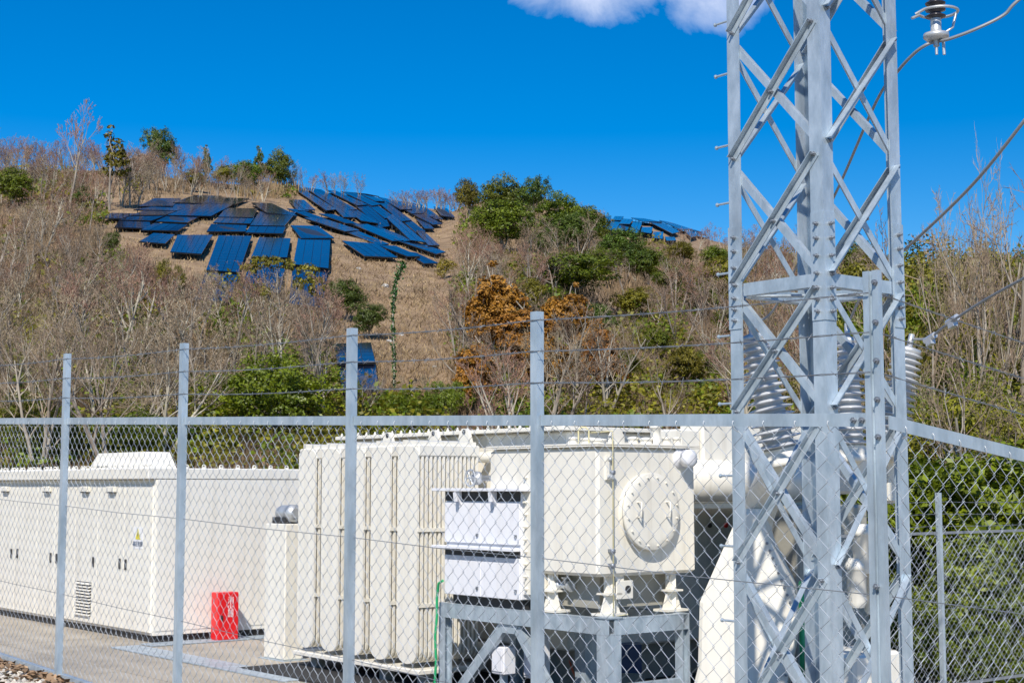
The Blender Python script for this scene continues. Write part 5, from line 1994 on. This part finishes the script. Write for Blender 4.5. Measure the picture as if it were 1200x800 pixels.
def tree_label(px, py, k):
    xs = [(45, 'at the far left'), (85, 'just left of the first fence post'), (150, 'right of the first fence post'), (222, 'left of the second fence post'), (315, 'right of the second fence post'), (416, 'left of the third fence post'),
          (525, 'right of the third fence post'), (632, 'left of the fourth fence post'), (740, 'right of the fourth fence post'), (860, 'left of the tower'), (965, 'behind the tower'), (1065, 'behind the corner post'), (1130, 'right of the tower'), (9999, 'at the right edge')]
    ys = [(225, 'on the skyline'), (262, 'just under the skyline'), (310, 'high on the slope'), (360, 'on the upper slope'), (420, 'halfway up the slope'), (480, 'low on the slope'), (9999, 'at the slope foot')]
    xw = next(w for x, w in xs if px < x)
    yw = next(w for y, w in ys if py < y)
    colr = 'reddish' if k in (0, 3, 6, 9) else 'grey'
    lab = 'bare %s %s tree %s %s' % (colr, STEMS[k], yw, xw)
    return lab, lab.replace(' tree ', ' trees ')


ALLB = BARE + NEARB


placed = []
tries = 0
while len(placed) < 200 and tries < 16000:
    tries += 1
    px = rnd.uniform(-50, 1250)
    ry = ridge_py(px)
    py = ry + 4 + (570 - ry - 4) * rnd.random() ** 1.25
    # clearings
    lim = top_limit(px)
    if 120 < px < 535 and ry < py < lim + 28:
        if not (py < ry + 2):
            continue
    if 700 < px < 860 and py < ry + 40:
        continue
    hpx = rnd.uniform(46, 78) + max(0, py - 330) * 0.42
    if 560 < px < 760 and py < 300:
        hpx *= 0.6
    if 455 < px < 540 and py < 260:
        continue
    hpx = min(hpx, py - lim + rnd.uniform(0, 12)) if lim > 1 else hpx
    if px > 690:
        hpx = min(hpx, py - ry + (22 if px > 850 else -24))
    if hpx < 22:
        continue
    hit = [nm for x0, x1, yt, yb, nm in SPECIAL if x0 - (64 if 'broadleaf' in nm else 0) < px < x1 + (64 if 'broadleaf' in nm else 0) and py > yb - 2 and py - hpx < yb - 0.25 * (yb - yt) and nm != 'bare_tree']
    if hit and ('broadleaf_bush' in hit or rnd.random() < 0.9):
        continue
    if px > 1050 and rnd.random() < 0.85:
        continue
    if px > 1060 and py > 330 and rnd.random() < 0.6:
        continue
    if px < 440 and py < 268:
        continue
    sp = 13 + max(0, py - 200) * 0.075
    if any((px - x) ** 2 + ((py - y) * 1.6) ** 2 < sp * sp for x, y in placed):
        continue
    placed.append((px, py))
    k = rnd.randrange(10) if py < 470 else rnd.randrange(13)
    lab, grp = tree_label(px, py, k)
    tree_px('bare_tree', 'tree', lab, ALLB[k], px, py, py - hpx, grp, wide=rnd.uniform(0.85, 1.3))
# a line of bare trees on the skyline itself
for row, (dy, sp0, sp1, hh) in enumerate(((4, 7, 11, 38), (18, 8, 12, 44), (42, 9, 14, 56))):
    px = -30 + row * 4
    while px < 425:
        ry = ridge_py(px)
        py = ry + dy
        ok = px < 165 or (px < 345 and row == 0) or (px < 310 and row == 1) or (row == 0 and rnd.random() < 0.7)
        if ok:
            h = hh * rnd.uniform(0.75, 1.2) * (1.0 if px < 330 else 0.8) * (0.8 if 280 < px < 330 else 1)
            k = rnd.randrange(10)
            lab, grp = tree_label(px, py, k)
            tree_px('bare_tree', 'tree', lab, BARE[k], px, py, py - h, grp, wide=rnd.uniform(0.75, 1.1))
        px += rnd.uniform(sp0, sp1)
px = 462
while px < 540:
    tree_px('bare_tree', 'tree', '%s small reddish bare tree from the left, on the skyline bank right of solar slope' % ORD[len([1 for o in COL.objects if o.get('group') == 'reddish bare trees on the skyline'])], BARE[rnd.randrange(2) * 3], px, ridge_py(px) + 4, 216 + rnd.uniform(0, 8) + abs(px - 500) * .1, 'reddish bare trees on the skyline', wide=rnd.uniform(1.0, 1.4))
    px += rnd.uniform(7, 10)

px = 800
i_ = 0
while px < 905:
    ry = ridge_py(px)
    tree_px('bare_tree', 'tree', '%s small bare tree from the left on the bare ridge beside the tower' % ORD[i_], BARE[rnd.randrange(10)], px, ry + 12 + rnd.uniform(0, 8), ry - rnd.uniform(2, 14), 'small bare trees on the ridge beside the tower', wide=1.2)
    i_ += 1
    px += rnd.uniform(6, 11)

# --- undergrowth
EXCL = RIGHT + BAND + LEFT + LONG + LOW


def undergrowth(name, label, n, mat, seed, hmin, hmax, region, blades=5, wid=0.05, lean=0.5):
    rr = random.Random(seed)
    mb = MB()
    c = 0
    while c < n:
        px, py = region(rr)
        if px is None:
            continue
        g = on_hill_fast(px, py)
        if g is None:
            c += 1
            continue
        h = min(rr.uniform(hmin, hmax), rr.uniform(14, 26) * g.y / F)
        for k in range(blades):
            an = rr.uniform(0, 6.28)
            b = g + Vector((rr.uniform(-.8, .8), rr.uniform(-.8, .8), -.1))
            w = Vector((math.cos(an), math.sin(an), 0)) * wid * rr.uniform(.5, 1.2) * (g.y / 110.0) ** 0.6
            tip = b + Vector((rr.uniform(-lean, lean) * h, rr.uniform(-lean, lean) * h, h * rr.uniform(.6, 1.1)))
            mb.add([b - w, b + w, tip], [(0, 1, 2)])
        c += 1
    o = bpy.data.objects.new(name, mb.mesh(name, mat))
    o['kind'] = 'stuff'
    o['label'] = label
    link(o)


def on_hill_fast(px, py):
    """like on_hill, by bisection"""
    r = ray(px, py)
    lo, hi = 20.0, terr_par(r.x * 100 / r.y, 100)[0] * 0.985
    f = lambda Y: (EYE + r.z * Y / r.y) - terrain(r.x * Y / r.y, Y)
    if f(hi) > 0:
        return None
    for _ in range(16):
        m = (lo + hi) / 2
        if f(m) > 0:
            lo = m
        else:
            hi = m
    Y = hi
    X = r.x * Y / r.y
    return Vector((X, Y, terrain(X, Y)))


def reg_wood(rr):
    px = rr.uniform(-40, 1240)
    ry = ridge_py(px)
    py = ry + 2 + (560 - ry) * rr.random()
    if 150 < px < 345 and py < ry + 14 + max(0, 225 - px) * 0.35:
        return px, py
    if 120 < px < 540 and py < max(top_limit(px) + 12, 262):
        return None, None
    if 390 < px < 535 and py < 462:
        return None, None
    if 705 < px < 850 and py < ry + 26:
        return None, None
    return px, py


def reg_clear(rr):
    px = rr.uniform(118, 545)
    ry = ridge_py(px)
    return px, ry + 3 + (462 - ry) * rr.random()


def reg_bank(rr):
    px = rr.uniform(285, 365)
    return px, 226 + rr.gauss(0, 3.5) - (px - 290) * 0.10


undergrowth('undergrowth', 'grey brown leafless brush covering the wooded hillside', 26000, M['scrub'], 11, 0.6, 2.2, reg_wood, blades=6, wid=0.05)


def understory(name, label, n, mat, seed, size, thresh):
    """low evergreen patches among the brush"""
    r3 = random.Random(seed)
    vs, fs = [], []
    c = 0
    tries_ = 0
    while c < n and tries_ < n * 12:
        tries_ += 1
        px, py = reg_wood(r3)
        if px is None:
            continue
        nv_ = noise.noise(Vector((px * 0.012 + seed, py * 0.022, seed * 1.7))) + 0.25 * noise.noise(Vector((px * 0.05, py * 0.09, seed)))
        bonus = 0.45 if px > 1050 else (0.05 if 600 < px < 860 else (0.14 if py > 430 else 0.04))
        if nv_ + bonus < thresh:
            continue
        g = on_hill_fast(px, py)
        if g is None:
            continue
        c += 1
        rad = r3.uniform(0.6, 1.6)
        hgt = rad * r3.uniform(0.8, 1.5)
        for _ in range(26):
            an, el = r3.uniform(0, 6.28), math.asin(r3.uniform(0, 1))
            q = g + Vector((math.cos(an) * math.cos(el) * rad, math.sin(an) * math.cos(el) * rad, math.sin(el) * hgt)) * r3.uniform(0.7, 1.05)
            x = Vector((r3.gauss(0, 1), r3.gauss(0, 1), r3.gauss(0, .6))).normalized()
            y = x.cross(Vector((r3.gauss(0, 1), r3.gauss(0, 1), r3.gauss(0, 1)))).normalized()
            sz = size * r3.uniform(.6, 1.4) * (g.y / 100) ** 0.5
            o = len(vs)
            vs += [q - x * sz, q - y * sz * .6, q + x * sz, q + y * sz * .6]
            fs.append((o, o + 1, o + 2, o + 3))
    mb = MB()
    mb.v, mb.f = [tuple(v) for v in vs], fs
    o = bpy.data.objects.new(name, mb.mesh(name, mat))
    o['kind'] = 'stuff'
    o['label'] = label
    link(o)


understory('evergreen_undergrowth', 'low evergreen undergrowth in patches between the bare trees', 2600, M['leaf_olive'], 21, 0.17, 0.10)
understory('evergreen_undergrowth', 'dark green undergrowth in patches between the bare trees', 2200, M['leaf'], 33, 0.17, 0.16)
undergrowth('dry_grass', 'short dry grass on the cleared slope around the solar tables', 11000, M['straw'], 12, 0.12, 0.5, reg_clear, blades=4, wid=0.05)
undergrowth('dead_brush', 'scattered dead brush lying on the brown cleared slope', 1500, M['scrub'], 14, 0.2, 0.7, lambda rr: (rr.uniform(370, 545), rr.uniform(300, 465)), blades=6, wid=0.04, lean=1.6)
undergrowth('dry_reeds', 'straw coloured reeds on the bank above the solar tables', 420, M['straw'], 13, 1.2, 2.6, reg_bank, blades=6, wid=0.06, lean=0.25)


# --- vine covered pole, house, rocks
s = MB()
g = on_hill(461, 462)
top = P(466, 312, g.y)
bend = [g - ZV * .2, P(462, 420, g.y), P(460.5, 380, g.y), P(462, 345, g.y), P(466, 322, g.y), P(474, 309, g.y + .3)]
s.tube(spline(bend, 4), 0.05, 6)
vp = thing('vine_pole', 'thin pole wrapped in green vine with a bent top on the brown slope', 'pole', g)
part('pole', s, M['bark'], vp)
vine = MB()
rr = random.Random(5)
sp_ = spline(bend, 12)
for _ in range(900):
    i = rr.randrange(len(sp_))
    c = sp_[i] + Vector((rr.gauss(0, .07), rr.gauss(0, .07), rr.gauss(0, .2))) * (1.6 if i % 17 < 4 else .8)
    x = Vector((rr.uniform(-1, 1), rr.uniform(-1, 1), rr.uniform(-1, 1))).normalized() * 0.08
    y = x.cross(Vector((rr.uniform(-1, 1), rr.uniform(-1, 1), rr.uniform(-1, 1)))).normalized() * 0.06
    vine.add([c - x, c - y, c + x, c + y], [(0, 1, 2, 3)])
me = vine.mesh('vine_leaves', M['vine'], g)
link(bpy.data.objects.new('vine_leaves', me), vp)

hb = on_hill(168, 206)
hy = hb.y
hx0, hx1 = P(148, 200, hy).x, P(186, 200, hy).x
zt_, zw = P(168, 181, hy).z, P(168, 189, hy).z
hz = hb.z - 0.5
house = thing('white_house', 'small white house half hidden by trees on the left skyline', 'house', (hb.x, hy, hz))
s = MB()
s.hexa([(hx0 + .3, hy, hz), (hx1 - .3, hy, hz), (hx1 - .3, hy + 5, hz), (hx0 + .3, hy + 5, hz), (hx0 + .3, hy, zw), (hx1 - .3, hy, zw), (hx1 - .3, hy + 5, zw), (hx0 + .3, hy + 5, zw)])
wl_ = part('wall', s, M['wall_white'], house)
s = MB()
xm = (hx0 + hx1) / 2
s.prism([(hx0 + .3, hy + .01, zw + .01), (hx1 - .3, hy + .01, zw + .01), (xm, hy + .01, zt_ - .1)], Vector((0, 4.9, 0)))
part('gable', s, M['wall_white'], house)
s = MB()
for sg in (-1, 1):
    xe = hx0 if sg < 0 else hx1
    s.prism([(xm, hy - .3, zt_), (xe, hy - .3, zw - .1), (xe, hy - .3, zw + .05), (xm, hy - .3, zt_ + .16)], Vector((0, 5.6, 0)))
part('roof', s, M['roof'], house)
s = MB()
s.hexa([(xm - .5, hy - .03, zw - 1.3), (xm + .5, hy - .03, zw - 1.3), (xm + .5, hy - .005, zw - 1.3), (xm - .5, hy - .005, zw - 1.3), (xm - .5, hy - .03, zw - .3), (xm + .5, hy - .03, zw - .3), (xm + .5, hy - .005, zw - .3), (xm - .5, hy - .005, zw - .3)])
part('window', s, M['solar'], house)
for i, (px, py, w, lab) in enumerate(((456, 401, 8, 'pale grey rock beside the vine pole'), (452, 337, 9, 'flat pale rock just under the solar slope'), (471, 394, 5, 'small pale rock right of the vine pole'), (509, 431, 6, 'pale stump like rock low on the brown slope'), (481, 451, 6, 'pale rock near the foot of the brown slope'), (420, 316, 6, 'pale rock left of the vine pole top'))):
    g = on_hill(px, py)
    k = w * g.y / F / 2
    rr = random.Random(i)
    s = MB()
    prof = [(k * .9, -k * .3), (k * 1.05, k * .1), (k * .8, k * .45), (k * .35, k * .65)]
    s.lathe(g, ZV, prof, 9, smooth=False)
    s.v = [(x + rr.uniform(-.2, .2) * k, y + rr.uniform(-.2, .2) * k, z + rr.uniform(-.12, .12) * k) for x, y, z in s.v]
    me = s.mesh('rock', M['rock'], g)
    o = bpy.data.objects.new('rock', me)
    o.location = g
    o['label'], o['category'], o['group'] = lab, 'rock', 'rocks on the cleared slope'
    link(o)

for i, (px, b, t) in enumerate(((158, 222, 178), (166, 215, 176), (174, 224, 182), (149, 226, 176), (183, 228, 196))):
    k = (1, 4, 5, 0, 2)[i]
    tree_px('bare_tree', 'tree', 'bare %s tree in front of the white house, %s' % ('reddish' if k == 0 else 'grey', ('second from the left', 'middle one', 'second from the right', 'leftmost', 'rightmost')[i]), BARE[k], px, b, t, 'bare trees in front of the house', wide=1.0)

# trees whose words still agree are told apart by height or by their order from the left
by_label = {}
for o in list(COL.objects):
    if o.parent is None and o.get('category') == 'tree' and o.get('group'):
        by_label.setdefault(o['label'], []).append(o)
for lab, os_ in by_label.items():
    if len(os_) == 2:
        os_.sort(key=lambda o: o.scale.z / o.location.y)
        os_[0]['label'], os_[1]['label'] = 'shorter ' + lab, 'taller ' + lab
    elif len(os_) in (3, 4, 5, 6):
        os_.sort(key=lambda o: o.location.x / o.location.y)
        for o, w in zip(os_, ('leftmost', 'middle', 'rightmost') if len(os_) == 3 else ('leftmost', 'second', 'third', 'fourth', 'fifth', 'sixth')):
            o['label'] = w + ' ' + lab
for lab, os_ in by_label.items():
    for o in os_:
        if len(o['label'].split()) > 16:
            o['label'] = o['label'].replace(' of the slope', '').replace('just under the', 'under the').replace('bare ', '').replace('at the slope foot', 'at the foot')
